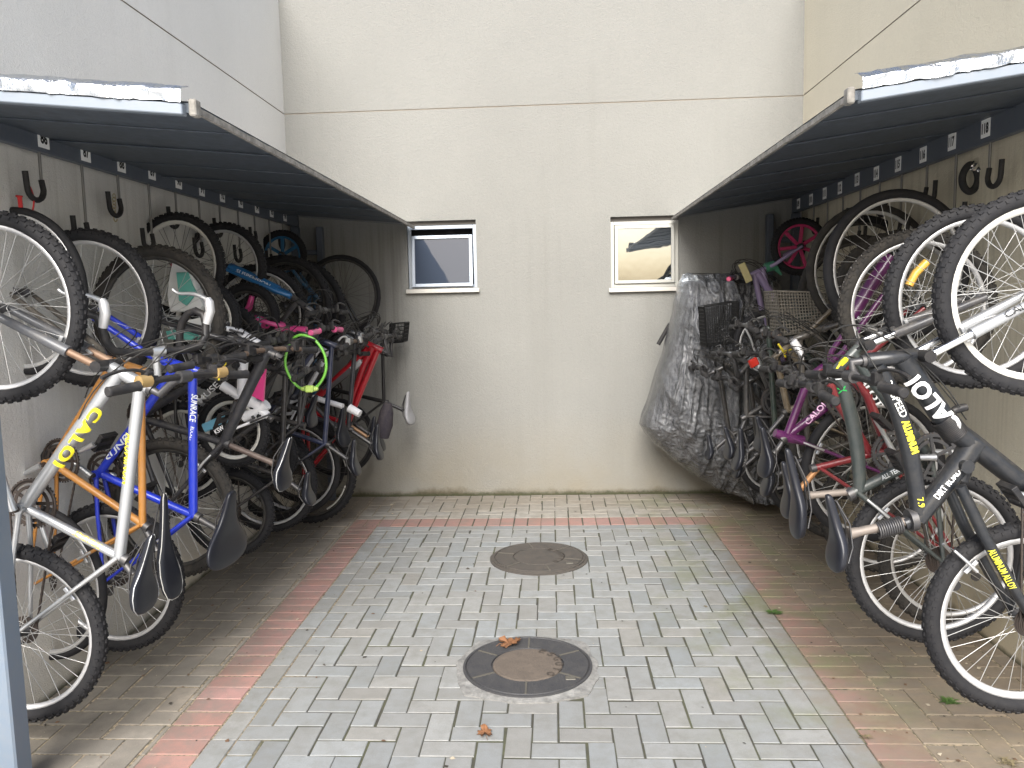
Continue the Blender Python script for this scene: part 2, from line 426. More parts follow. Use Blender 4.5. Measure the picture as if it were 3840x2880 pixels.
    bump(t, b, math_(t, 'ADD', fine, math_(t, 'MULTIPLY', mid, 1.5)), .35, .003)
    ms, t, b = nt("joint_sand"); b.inputs['Roughness'].default_value = .95
    g = t.nodes.new('ShaderNodeNewGeometry'); pos = g.outputs['Position']
    sx = t.nodes.new('ShaderNodeSeparateXYZ'); t.links.new(pos, sx.inputs[0])
    ax = math_(t, 'ABSOLUTE', sx.outputs[0])
    c = mixc(t, ramp(t, noise_(t, 5, 4, .7, pos), .4, .65), (.045, .042, .035), (.075, .078, .042))
    c = mixc(t, math_(t, 'MULTIPLY', ramp(t, ax, 1.0, 1.25), ramp(t, noise_(t, 60, 3, .7, pos), .35, .6, 0, .9)), c, (.34, .27, .18))
    t.links.new(c, b.inputs['Base Color'])
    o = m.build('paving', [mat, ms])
    ca = o.data.color_attributes.new('tone', 'FLOAT_COLOR', 'CORNER')
    ca.data.foreach_set('color', np.array(cols, dtype=np.float32).ravel())
    return tag(o, kind='structure')
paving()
g = MB(); g.add([(-60, -60, -.03), (60, -60, -.03), (60, 60, -.03), (-60, 60, -.03)], [(0, 1, 2, 3)], 0, False)
tag(g.build('ground', simple("pale_bounce_ground", (.66, .645, .61), .9, var=.15)), kind='structure')  # unseen ground beyond the paving, made pale to bounce light under the canopies

# ---- manhole covers
M_IRON = simple("cast_iron", (.058, .058, .062), .55, .35, 0, .5, (.105, .098, .088), bmp=.6, bscale=150)
M_IRON2 = simple("dusty_cast_iron", (.062, .056, .050), .7, .2, 0, .7, (.125, .105, .085), bmp=.4, bscale=150)
M_IRON3 = simple("brown_cast_iron", (.105, .085, .068), .7, .1, 0, .6, (.165, .13, .10), bmp=.4, bscale=120)
M_CONC = simple("rough_mortar", (.17, .165, .155), .95, 0, 0, .6, (.36, .355, .33), var=.3, bmp=1.0, bscale=120)
E1, E2, EZ = Vector((1, 0, 0)), Vector((0, 1, 0)), Vector((0, 0, 1))
def manhole(cx, cy_, R, label, near):
    root = empty('manhole_cover', (cx, cy_, 0)); tag(root, label, 'manhole cover')
    c = Vector((cx, cy_, .004)); o = root.location
    if near or 1:
        m = MB(); pts = []; n = 72
        for k in range(n):
            a = 2*math.pi*k/n; q = max(abs(math.cos(a)), abs(math.sin(a)))
            rr = R*(.72 + .38/q if near else 1.06) + R*(.07 if near else .02)*noise.noise((math.cos(a)*4, math.sin(a)*4, 2.3+cx))
            pts.append((cx+rr*math.cos(a), cy_+rr*math.sin(a)))
        vs = [(x, y, .0045) for x, y in pts] + [(cx+R*.97*math.cos(2*math.pi*k/n), cy_+R*.97*math.sin(2*math.pi*k/n), .010) for k in range(n)] + [(x, y, -.01) for x, y in pts]
        m.add(vs, [(k, (k+1) % n, n+(k+1) % n, n+k) for k in range(n)] + [(2*n+k, 2*n+(k+1) % n, (k+1) % n, k) for k in range(n)], 0, False)
        m.build('mortar_collar' if near else 'frame_ring', M_CONC if near else M_IRON2, root, o)
    A = M_IRON if near else M_IRON2; B = M_IRON3 if near else M_IRON2
    m = MB()
    m.lathe([(R, -.01), (R, .011), (R*.965, .012), (R*.955, .005), (R*.945, .005), (R*.935, .012), (R*.565, .012), (R*.56, .004), (R*.535, .004)], c, E1, E2, EZ, 72, 0, False, False)
    m.build('cover_rim', A, root, o)
    m = MB(); m.lathe([(R*.545, .002), (R*.535, .011), (R*.515, .0125), (.0, .0125)], c, E1, E2, EZ, 64, 0, False, False)
    m.build('cover_plate', B, root, o)
    m = MB()
    for k in range(6):
        a = R_(k*60+30+(0 if near else 15)); d = Vector((math.cos(a), math.sin(a), 0)); e = Vector((-d.y, d.x, 0))
        m.boxa(c+d*R*.75+EZ*.0125, d*R*.18, e*.004, EZ*.0025, 0)
    m.boxa(c+Vector((R*.80*math.cos(R_(-35)), R*.80*math.sin(R_(-35)), .0125)), (.022, 0, 0), (0, .016, 0), (0, 0, .0022), 0, .002)
    m.build('cast_pattern', simple("worn_iron_edge", (.13, .12, .10), .5, .4), root, o)
    # cast letters round the right side of the inner plate
    word = "ESGOTO"; m2 = None
    for i, chr_ in enumerate(word):
        a = R_(62 - i*21); d = Vector((math.cos(a), math.sin(a), 0)); e = Vector((d.y, -d.x, 0))
        cc = c + d*R*.49 + EZ*.0125
        lettering(chr_, cc-e*R*.055, cc+e*R*.055, None, R*.13, simple("cast_letter", (.05, .04, .032), .6), root, o, face=EZ, bold=.02, lift=.002)
    return root
manhole(-.132, 3.285, .284, 'nearer round manhole cover with brown centre, mortar collar and a dry leaf on it', True)
manhole(-.105, 4.75, .290, 'dusty round iron manhole cover farther off, close to the red brick row', False)
# ---- dry leaves
M_LEAF = simple("dry_leaf", (.16, .07, .028), .8, 0, 0, .0, var=.4, bmp=.5, bscale=90)
def leaf(loc, s, rz, seed, label):
    rnd = random.Random(seed); n = 40; m = MB(); vs = []
    for ring in range(0, 6):
        f = ring/5
        for k in range(n):
            a = 2*math.pi*k/n
            r = .55 + .33*abs(math.cos(2.5*a)) + .12*math.cos(12*a+seed) + rnd.uniform(-.03, .03)
            x, y = r*f*math.cos(a), r*f*math.sin(a)*.8
            z = .42*f*f*(.5+.5*math.sin(2*a+seed)) + .20*noise.noise((x*2.5+seed, y*2.5, 0)) + .06*math.sin(7*a)*f
            vs.append((x*s, y*s, z*s + .2*s))
    fs = []
    for ring in range(5):
        for k in range(n):
            k2 = (k+1) % n
            if rnd.random() < .03 and ring > 2: continue
            fs.append((ring*n+k, ring*n+k2, (ring+1)*n+k2, (ring+1)*n+k))
    m.add(vs, fs, 0, True)
    m.tube([(-.55*s, 0, .25*s), (-.8*s, .05*s, .3*s), (-1.05*s, .02*s, .15*s)], [.025*s, .02*s, .02*s], 5)
    zmin = min(v[2] for v in m.v); m.v = [(a, b_, c_-zmin) for a, b_, c_ in m.v]
    o = m.build('dry_leaf', M_LEAF); o.location = loc; o.rotation_euler = (0, 0, rz)
    return tag(o, label, 'leaf', 'dry leaves on the ground')
p = PZ(1912, 2415, .02); leaf((p.x, p.y, .016), .064, .4, 3, 'curled brown dry leaf lying on the iron manhole cover')
p = PZ(1818, 2735, .02); leaf((p.x, p.y, .001), .042, 1.9, 8, 'small ragged dry leaf on bare pavers in front of the nearer manhole')
# ---- weeds
M_WEED = simple("weed_green", (.07, .13, .03), .6, var=.3)
M_WEEDD = simple("dry_weed", (.16, .13, .07), .8, var=.3)
def weed(x, y, s, n, dry, label, seed):
    rnd = random.Random(seed); s *= .75; m = MB()
    for i in range(n):
        a = rnd.uniform(0, 6.28); l = s*rnd.uniform(.5, 1); r0 = rnd.uniform(0, .6)*s
        b0 = Vector((r0*math.cos(a*3), r0*math.sin(a*3), -.002)); d = Vector((math.cos(a), math.sin(a), 0)); e = Vector((-d.y, d.x, 0))
        w = s*rnd.uniform(.06, .13)
        p1 = b0+d*l*.4+EZ*l*.28; p2 = b0+d*l*1.0+EZ*l*rnd.uniform(.1, .4)
        m.add([b0-e*w*.4, b0+e*w*.4, p1-e*w, p1+e*w, p2], [(0, 1, 3, 2), (2, 3, 4)], 0, True)
    o = m.build('weed', M_WEEDD if dry else M_WEED); o.location = (x, y, 0)
    return tag(o, label, 'weed', 'weeds in the paving joints')
for (px, py, s, n, dry, lab) in ((2905, 2298, .055, 60, False, 'low green weed growing in the joint beside the right red brick line'),
                                 (3560, 2632, .05, 70, False, 'bright green weed tuft in front of the black bicycle with white lettering'),
                                 (3785, 2862, .045, 40, True, 'withered brown weed tuft at the right bottom corner'),
                                 (3250, 2765, .035, 26, True, 'thin dry weed between grey and red pavers at right'),
                                 (2645, 2275, .03, 18, True, 'dry weed sprig lying on the grey pavers right of the far manhole')):
    p = PZ(px, py); weed(p.x, p.y, s, n, dry, lab, int(px))
# ---- bits of dry leaf and grit lying about
def litter():
    rnd = random.Random(21); m = MB(); n = 0
    while n < 520:
        x, y = rnd.uniform(XL+.05, XR-.05), 2.2+4.1*rnd.random()**1.2
        if abs(x+.06) < 1.15 and rnd.random() < .86: continue
        n += 1; l = rnd.choice((.004, .005, .006, .008, .012))*rnd.uniform(.7, 1.3); w = l*rnd.uniform(.25, .9); a = rnd.uniform(0, 6.28)
        d = Vector((math.cos(a), math.sin(a), 0)); e = Vector((-d.y, d.x, 0)); c = Vector((x, y, .003)); k = rnd.randrange(3)
        h = EZ*l*rnd.uniform(.1, .5)
        m.add([c-d*l, c-e*w+h, c+d*l*.9, c+e*w, c+h*.6], [(0, 1, 4), (1, 2, 4), (2, 3, 4), (3, 0, 4)], k, False)
    o = m.build('leaf_litter', [simple("litter_brown", (.10, .055, .03), .9), simple("litter_dark", (.04, .033, .025), .9), simple("litter_pale", (.36, .31, .23), .9)])
    tag(o, 'small bits of dry leaf and grit scattered on the pavers', 'leaf litter', kind='stuff')
litter()
# ------------------------------------------------------------------ windows
M_FRAME = simple("window_aluminium", (.44, .44, .41), .4, .3, 0, .2)
M_FRAMEB = simple("anodised_aluminium", (.38, .43, .50), .35, .5, 0, .15)
def glass(name, base, rough, metal):
    m, t, b = nt(name); b.inputs['Base Color'].default_value = (*base, 1); b.inputs['Roughness'].default_value = rough
    b.inputs['Metallic'].default_value = metal; b.inputs['Coat Weight'].default_value = 0 if not metal else .3; b.inputs['Coat Roughness'].default_value = .03
    bump(t, b, noise_(t, 5, 2), .04, .01); return m
M_MIRROR = glass("mirror_glass", (.33, .365, .40), .02, .95); M_DARKG = glass("dark_glass", (.035, .045, .065), .03, 0)
def window(rect, openang, label, pane, fm):
    x0, x1, z0, z1 = rect; yf = YB+.035
    root = empty('window', ((x0+x1)/2, YB, z0)); tag(root, label, 'window', None); o = root.location
    m = MB(); w = .030; d = .03
    top = z1-.035
    for (a, b2, c, e) in ((x0, x0+w, z0, top), (x1-w, x1, z0, top), (x0+w, x1-w, top-w, top), (x0+w, x1-w, z0, z0+w)):
        m.box(a, b2, yf, yf+d, c, e, 0, .003)
    m.box(x0, x1, yf+.006, yf+d-.004, top+.002, z1, 1)
    m.build('frame', [fm, simple("window_shadow_gap", (.12, .11, .10), .8)], root, o)
    m = MB(); h = top-w-(z0+w)-.006; wd = (x1-x0)/2-w-.004; s = .026
    rot = Matrix.Rotation(-openang, 3, 'X'); hinge = Vector(((x0+x1)/2, yf-.004, top-w-.003-(.05 if openang else 0)))
    def T(x, y, z): return hinge + rot @ Vector((x, y, z-0))
    def bx(a, b2, c, e, mt=0, y0=-.016, y1=.012):
        cc = T((a+b2)/2, (y0+y1)/2, (c+e)/2)
        m.boxa(cc, rot @ Vector(((b2-a)/2, 0, 0)), rot @ Vector((0, (y1-y0)/2, 0)), rot @ Vector((0, 0, (e-c)/2)), mt, .002)
    if openang: h -= .03
    bx(-wd, -wd+s, -h, 0); bx(wd-s, wd, -h, 0); bx(-wd+s, wd-s, -s, 0); bx(-wd+s, wd-s, -h, -h+s)
    sash = m.build('sash', fm, root, o)
    m = MB(); m.add([T(-wd+s, -.004, -h+s), T(wd-s, -.004, -h+s), T(wd-s, -.004, -s), T(-wd+s, -.004, -s)], [(0, 1, 2, 3)], 0, False)
    m.build('pane', pane, sash, o)
    m = MB(); m.boxa(((x0+x1)/2, YB-.002, z0-.018), ((x1-x0)/2+.018, 0, 0), (0, .028, 0), (0, .006, .017), 0, .003)
    m.build('sill', simple("stone_sill", (.44, .42, .38), .7, dust=.3), root, o)
window(WL, R_(5.5), 'small window at left with its bluish sash tilted open', M_DARKG, M_FRAMEB)
window(WR, 0, 'small closed window at right with mirror glass reflecting the canopy', M_MIRROR, M_FRAME)

# ------------------------------------------------------------------ canopies and hook rails
M_ROOF = simple("canopy_underside", (.070, .085, .105), .5, .2, 0, .08, (.10, .10, .11), var=.2)
M_TRIM = simple("canopy_edge", (.27, .255, .23), .85, 0, 0, .7, (.10, .09, .07), var=.35)
M_BEAM = simple("blue_grey_paint", (.065, .080, .105), .45, 0, .1, .2)
M_TUBE = simple("pale_blue_grey_paint", (.185, .215, .255), .4, 0, .2, .25)
def foil_mat():
    m, t, b = nt("aluminium_foil"); b.inputs['Base Color'].default_value = (.66, .68, .70, 1); b.inputs['Metallic'].default_value = .98; b.inputs['Roughness'].default_value = .13
    g = t.nodes.new('ShaderNodeNewGeometry')
    v = N(t, 'ShaderNodeTexVoronoi', Scale=22.0); t.links.new(g.outputs['Position'], v.inputs['Vector'])
    bump(t, b, math_(t, 'ADD', v.outputs['Distance'], math_(t, 'MULTIPLY', noise_(t, 60, 4, .7, g.outputs['Position']), .8)), .55, .012); return m
M_FOIL = foil_mat()
def canopy(side, Xe, ze, Yn, zw, label, post):
    sgn = -1 if side == 'L' else 1
    Xw = XL if side == 'L' else XR
    root = empty('canopy', (Xe, Yn, ze)); tag(root, label, 'canopy'); o = root.location
    def zz(x): return ze + (zw-ze)*(x-Xe)/(Xw-Xe)
    m = MB(); ys = [Yn+.004]
    k = 0
    steps = (.30, .42, .46, .46, .46, .46, .46, .46)
    y = Yn+.004
    for st in steps:
        y1 = min(y+st, YB-.002); lift = .004*(k % 2)
        for xa, xb in ((Xe, Xw),):
            vs = [(xa, y, zz(xa)+lift), (xb, y, zz(xb)+lift), (xb, y1, zz(xb)+lift), (xa, y1, zz(xa)+lift),
                  (xa, y, zz(xa)+.03), (xb, y, zz(xb)+.03), (xb, y1, zz(xb)+.03), (xa, y1, zz(xa)+.03)]
            m.add(vs, [(0, 1, 2, 3), (4, 7, 6, 5), (0, 4, 5, 1), (1, 5, 6, 2), (2, 6, 7, 3), (3, 7, 4, 0)], 0, False)
        # lap rib
        m.boxa(((Xe+Xw)/2, y1-.012, (zz(Xe)+zz(Xw))/2-.004), ((Xw-Xe)/2*.99, 0, (zw-ze)/2*.99), (0, .006, 0), (0, 0, .0015), 0)
        k += 1
        if y1 >= YB-.003: break
        y = y1
    m.build('roof_sheet', M_ROOF, root, o)
    m = MB(); rnd = random.Random(3)
    n = 60; vs = []
    for i in range(n+1):
        yy = Yn+.03+(YB-.012-Yn-.03)*i/n; j = rnd.uniform(-.003, .004); x0 = Xe; x1 = Xe-sgn*.014
        vs += [(x0, yy, ze+.001), (x1, yy, ze+.001), (x1, yy, ze+.020+j), (x0+sgn*.05, yy, ze+.036+j)]
    fs = []
    for i in range(n):
        for q in range(3): fs.append((i*4+q, i*4+q+1, i*4+q+5, i*4+q+4))
    m.add(vs, fs if side == 'R' else [tuple(reversed(f)) for f in fs], 0, False)
    m.boxa((Xe-sgn*.004, Yn+.012, ze+.016), (.012, 0, 0), (0, .020, 0), (0, 0, .026), 0, .004)
    m.build('edge_trim', M_TRIM, root, o)
    # end tube and foil flashing
    m = MB(); xa = Xe+sgn*.022; L = (Xw-xa)/2; dz = (zz(Xw)-zz(xa))/2; cxx = (xa+Xw)/2; cz = (zz(xa)+zz(Xw))/2
    m.boxa((cxx, Yn-.004, cz+.006), (L, 0, dz), (0, .018, 0), (0, 0, .017), 0, .003)
    m.build('end_tube', M_TUBE, root, o)
    m = MB(); nx, nz = 60, 8; vs = []
    for i in range(nx+1):
        for j in range(nz+1):
            f = j/nz; x = xa+(Xw-sgn*.004-xa)*i/nx
            zc = zz(x)+.025
            w = .014*noise.noise((x*14, f*3, 1.7+sgn))+.009*noise.noise((x*38, f*7, 3))
            if f < .35: yy, z = Yn-.026-.012*f, zc+f*.10
            else: g_ = (f-.35)/.65; yy, z = Yn-.030+.075*g_, zc+.035+.030*math.sin(g_*1.5)
            vs.append((x, yy+w, z+w*.7))
    fs = []
    for i in range(nx):
        for j in range(nz): fs.append((i*(nz+1)+j, (i+1)*(nz+1)+j, (i+1)*(nz+1)+j+1, i*(nz+1)+j+1))
    m.add(vs, fs if sgn > 0 else [tuple(reversed(f)) for f in fs], 0, True)
    m.build('foil_flashing', M_FOIL, root, o)
    m = MB()
    # top covering above the sheet, so the roof is solid from other sides
    m.add([(Xe, Yn, zz(Xe)+.034), (Xw, Yn, zz(Xw)+.034), (Xw, YB, zz(Xw)+.034), (Xe, YB, zz(Xe)+.034)], [(0, 1, 2, 3)] if sgn > 0 else [(3, 2, 1, 0)], 0, False)
    m.build('roof_top', simple("roof_membrane", (.5, .5, .5), .5, .5, dust=.4), root, o)
    if post:
        m = MB(); x0, x1, y0, y1 = post
        m.box(x0, x1, y0, y1, 0, zz((x0+x1)/2)-.012, 0, .006); m.build('post', simple('blue_grey_post_paint', (.13, .165, .21), .45, 0, .1, .25), root, o)
    return root
zl = P(0, 373, 2.45); XeL, ZeL = -1.108, 2.211
zwl = ZeL + (zl.z-ZeL)*(XL-XeL)/(zl.x-XeL)
canopy('L', XeL, ZeL, 2.452, zwl, 'canopy over the bicycles on the left wall, foil on its near edge', (P(61, 2880, 2.34).x-.12, P(61, 2880, 2.34).x, 2.34, 2.42))
zr = P(3840, 268, 2.65); XeR, ZeR = .980, 2.224
zwr = ZeR + (zr.z-ZeR)*(XR-XeR)/(zr.x-XeR)
canopy('R', XeR, ZeR, 2.650, zwr, 'canopy over the bicycles on the right wall, foil on its near edge', None)
M_PLATE = simple("number_plate_white", (.86, .86, .84), .5, dust=.25)
M_DIG = simple("number_black", (.015, .015, .015), .5)
def rail(side, Ys, nums, label):
    sgn = -1 if side == 'L' else 1
    Xw = XL if side == 'L' else XR; xb = Xw - sgn*.075
    root = empty('hook_rail', (xb, Ys[0], 0)); tag(root, label, 'bike rack'); o = root.location
    m = MB(); m.box(min(xb-.02, xb+.02), max(xb-.02, xb+.02), 2.30, YB-.06, 2.245, 2.355, 0, .004); m.build('beam', M_BEAM, root, o)
    # end frame beside the back wall
    for yy in (YB-.10,):
        m = MB(); m.box(xb-.03+(0), xb+.03, yy-.03, yy+.03, 0, 2.243, 0, .004); m.build('post', M_BEAM, root, o)
    x2 = xb-sgn*.20; m = MB(); m.box(x2-.025, x2+.025, YB-.13, YB-.07, 0, 2.24, 0, .004); m.build('post', M_BEAM, root, o)
    m = MB(); m.box(min(xb-sgn*.031, x2+sgn*.026), max(xb-sgn*.031, x2+sgn*.026), YB-.12, YB-.08, 2.02, 2.06, 0, .004); m.build('cross_bar', M_BEAM, root, o)
    for k, (Y, nn) in enumerate(zip(Ys, nums)):
        xf = xb-sgn*.021
        if nn:
            m = MB(); jz = random.uniform(-.006, .006)
            m.box(min(xf, xf-sgn*.003), max(xf, xf-sgn*.003), Y-.034, Y+.034, 2.262+jz, 2.338+jz, 0)
            pl = m.build('number_plate', M_PLATE, root, o)
            wd = .052 if len(nn) > 2 else .044; xx = xf-sgn*.0032
            a = Vector((xx, Y+sgn*wd/2, 2.30+jz)); b_ = Vector((xx, Y-sgn*wd/2, 2.30+jz))
            if side == 'L': a, b_ = Vector((xx, Y-wd/2, 2.30+jz)), Vector((xx, Y+wd/2, 2.30+jz))
            lettering(nn, a, b_, None, .046, M_DIG, pl, o, face=Vector((-sgn, 0, 0)), bold=.045, lift=.0008)
        drop = .13 if k % 2 == 1 else .27
        xr = xb; zb = 2.245-drop
        m = MB(); m.tube([(xr, Y, 2.26), (xr, Y, zb)], .006, 6, 0)
        u = [(xr, Y, zb+.02)]
        for q in range(0, 11):
            a = math.pi*q/10
            u.append((xr-sgn*.006, Y-.05+.05*math.cos(a), zb-.045*math.sin(a)-.02))
        u.append((xr-sgn*.006, Y-.105, zb+.04))
        m.tube(u, .0115, 8, 1); m.build('hook', [simple("galvanised_rod", (.20, .195, .185), .5, .6, dust=.3), M_GRIP], root, o)
    return root
YL = [3.12+.286*k for k in range(-1, 11)]; YRt = [3.57+.286*k for k in range(-1, 10)]
rail('L', YL, [None]+[str(86+i) for i in range(11)], 'dark blue hook rail on the left wall with numbers from 86')
rail('R', YRt, [None]+[str(118-i) for i in range(10)], 'dark blue hook rail on the right wall with numbers up to 118')
# ------------------------------------------------------------------ bicycles
def wheel_part(root, o, C, e1, e2, n, R, t, rimmat, tyremat, knob, spk, lod, rimw=.011, mag=None, cassette=None, disc=False, rimd=.018, kh=1.0):
    """a wheel: hub (the part) with tyre, rim and spokes as sub-parts; n is the axle direction"""
    C = Vector(C)
    m = MB(); m.lathe([(.009, -.05), (.009, -.034), (.022, -.034), (.022, -.028), (.014, -.024), (.014, .024), (.022, .028), (.022, .034), (.009, .034), (.009, .05)], C, e1, e2, n, 14, 0, True)
    w = m.build('wheel', M_STEEL if lod else M_STEEL, root, o)
    m = MB(); Rm = R-t
    seg = 56 if lod else 36; prof = []
    for k in range(10):
        a = 2*math.pi*k/10; prof.append((Rm + t*math.cos(a)*.98, t*math.sin(a)))
    m.lathe(prof, C, e1, e2, n, seg, 0, True)
    if knob and lod:
        nk = 62
        for k in range(nk):
            for (ph, off, hw) in ((0, 0, .0055), (.72, .5, .0055), (-.72, .5, .0055), (1.25, 0, .005), (-1.25, 0, .005)):
                a = 2*math.pi*(k+off)/nk; d = e1*math.cos(a)+e2*math.sin(a); tg = e2*math.cos(a)-e1*math.sin(a)
                rr = t*.99; nn = d*math.cos(ph)+n*math.sin(ph); sd_ = n*math.cos(ph)-d*math.sin(ph)
                m.boxa(C+d*Rm+nn*rr, nn*.0034*kh, tg*(.0065 if abs(ph) < 1 else .0045), sd_*hw, 0)
    elif knob:
        nk = 54
        for k in range(nk):
            for (ph, off) in ((0, 0), (.9, .5), (-.9, .5)):
                a = 2*math.pi*(k+off)/nk; d = e1*math.cos(a)+e2*math.sin(a); tg = e2*math.cos(a)-e1*math.sin(a)
                nn = d*math.cos(ph)+n*math.sin(ph); sd_ = n*math.cos(ph)-d*math.sin(ph)
                m.boxa(C+d*Rm+nn*t*.99, nn*.004, tg*.007, sd_*.007, 0)
    m.build('tyre', tyremat, w, o)
    Rr = R-2*t+.006
    m = MB(); m.lathe([(Rr, -rimw), (Rr, rimw), (Rr-.009, rimw*.95), (Rr-rimd, rimw*.45), (Rr-rimd, -rimw*.45), (Rr-.009, -rimw*.95)], C, e1, e2, n, seg, 0, True, True)
    m.build('rim', rimmat, w, o)
    m = MB(); ri = Rr-rimd+.002
    if mag:
        for k in range(mag):
            a = 2*math.pi*k/mag; d = e1*math.cos(a)+e2*math.sin(a); tg = e2*math.cos(a)-e1*math.sin(a)
            m.boxa(C+d*(ri+.02)/2, d*(ri-.02)/2, tg*.012, n*.008, 0, .003)
        m.build('spokes', rimmat, w, o)
    else:
        ns = 32
        for k in range(ns):
            a = 2*math.pi*(k+.25*(k % 2))/ns; d = e1*math.cos(a)+e2*math.sin(a)
            b = a + (1 if (k//2) % 2 else -1)*R_(68); f = e1*math.cos(b)+e2*math.sin(b)
            s_ = 1 if k % 2 else -1
            m.tube([C+f*.021+n*.031*s_, C+d*ri+n*.003*s_], spk[1], 3, 0, False)
        # reflector
        m.build('spokes', spk[0], w, o)
        a = R_(hash((round(C.x, 3), round(C.z, 3))) % 360); d = e1*math.cos(a)+e2*math.sin(a); tg = e2*math.cos(a)-e1*math.sin(a)
    if disc:
        m = MB(); m.lathe([(.08, .044), (.08, .046), (.062, .046), (.062, .044)], C, e1, e2, n, 28, 0, True); m.lathe([(.03, .044), (.03, .046), (.015, .046), (.015, .044)], C, e1, e2, n, 12, 0, True)
        for k in range(5):
            a = 2*math.pi*k/5; d = e1*math.cos(a)+e2*math.sin(a); m.boxa(C+d*.045+n*.045, d*.02, d.cross(n)*.004, n*.001, 0)
        m.build('brake_disc', M_STEEL, w, o)
    if cassette:
        m = MB()
        for k in range(7):
            r_ = .052-.0045*k; x = cassette*(.034+.0045*k)
            m.lathe([(r_, x-.001), (r_, x+.001), (.014, x+.001), (.014, x-.001)], C, e1, e2, n, 22, 0, True, False)
        m.build('sprockets', M_CHAIN, w, o)
    return w

def saddle_part(root, o, nose, tail, upv, lat, width, mat, stripe=None):
    nose, tail = Vector(nose), Vector(tail); ax = nose-tail; L = ax.length; ax.normalize(); upv = (upv - ax*upv.dot(ax)).normalized(); lat = ax.cross(upv).normalized()
    ks = [(0, .30, .6), (.03, .72, .85), (.12, .98, 1.0), (.25, 1.0, 1.0), (.38, .80, .95), (.52, .50, .85), (.68, .31, .75), (.85, .24, .7), (.96, .20, .6), (1.0, .10, .35)]
    seg = 14; vs = []
    for (f, wf, hf) in ks:
        c = tail + ax*L*f + upv*(.012*math.cos(f*6.0)*(1 if f < .5 else .5))
        hw = width/2*wf; th = .036*hf
        for k in range(seg):
            a = 2*math.pi*k/seg; x = math.cos(a); z = math.sin(a)
            zz = th*.45*z if z > 0 else th*1.0*z*(1.0 if abs(x) > .55 else .5)
            if z > 0: zz *= (1 - .18*math.exp(-(x/.3)**2))
            vs.append(c + lat*hw*(abs(x)**.8*(1 if x > 0 else -1)) + upv*zz)
    n = len(ks); fs = []
    for i in range(n-1):
        for k in range(seg): fs.append((i*seg+k, i*seg+(k+1) % seg, (i+1)*seg+(k+1) % seg, (i+1)*seg+k))
    fs.append(tuple(reversed(range(seg)))); fs.append(tuple((n-1)*seg+k for k in range(seg)))
    m = MB(); m.add(vs, fs, 0, True); s_ = m.build('saddle', mat, root, o)
    md = s_.modifiers.new('sub', 'SUBSURF'); md.levels = 1; md.render_levels = 2
    if stripe:
        m = MB(); pts = []
        for i in range(len(ks)):
            f, wf, hf = ks[i]; c = tail+ax*L*f+upv*(.012*math.cos(f*6.0)*(1 if f < .5 else .5)); pts.append(c+lat*width/2*wf*.97+upv*.002)
        p2 = []
        for i in range(len(ks)):
            f, wf, hf = ks[i]; c = tail+ax*L*f+upv*(.012*math.cos(f*6.0)*(1 if f < .5 else .5)); p2.append(c-lat*width/2*wf*.97+upv*.002)
        m.tube(list(reversed(pts))+p2, .0019, 5, 0); m.build('piping', stripe, s_, o)
    m = MB()
    for q in (-1, 1): m.tube([tail+ax*L*.12+lat*.035*q-upv*.025, tail+ax*L*.3+lat*.022*q-upv*.05, tail+ax*L*.6+lat*.02*q-upv*.05, tail+ax*L*.9+lat*.006*q-upv*.02], .0035, 5)
    m.build('saddle_rail', M_STEEL, s_, o)
    return s_

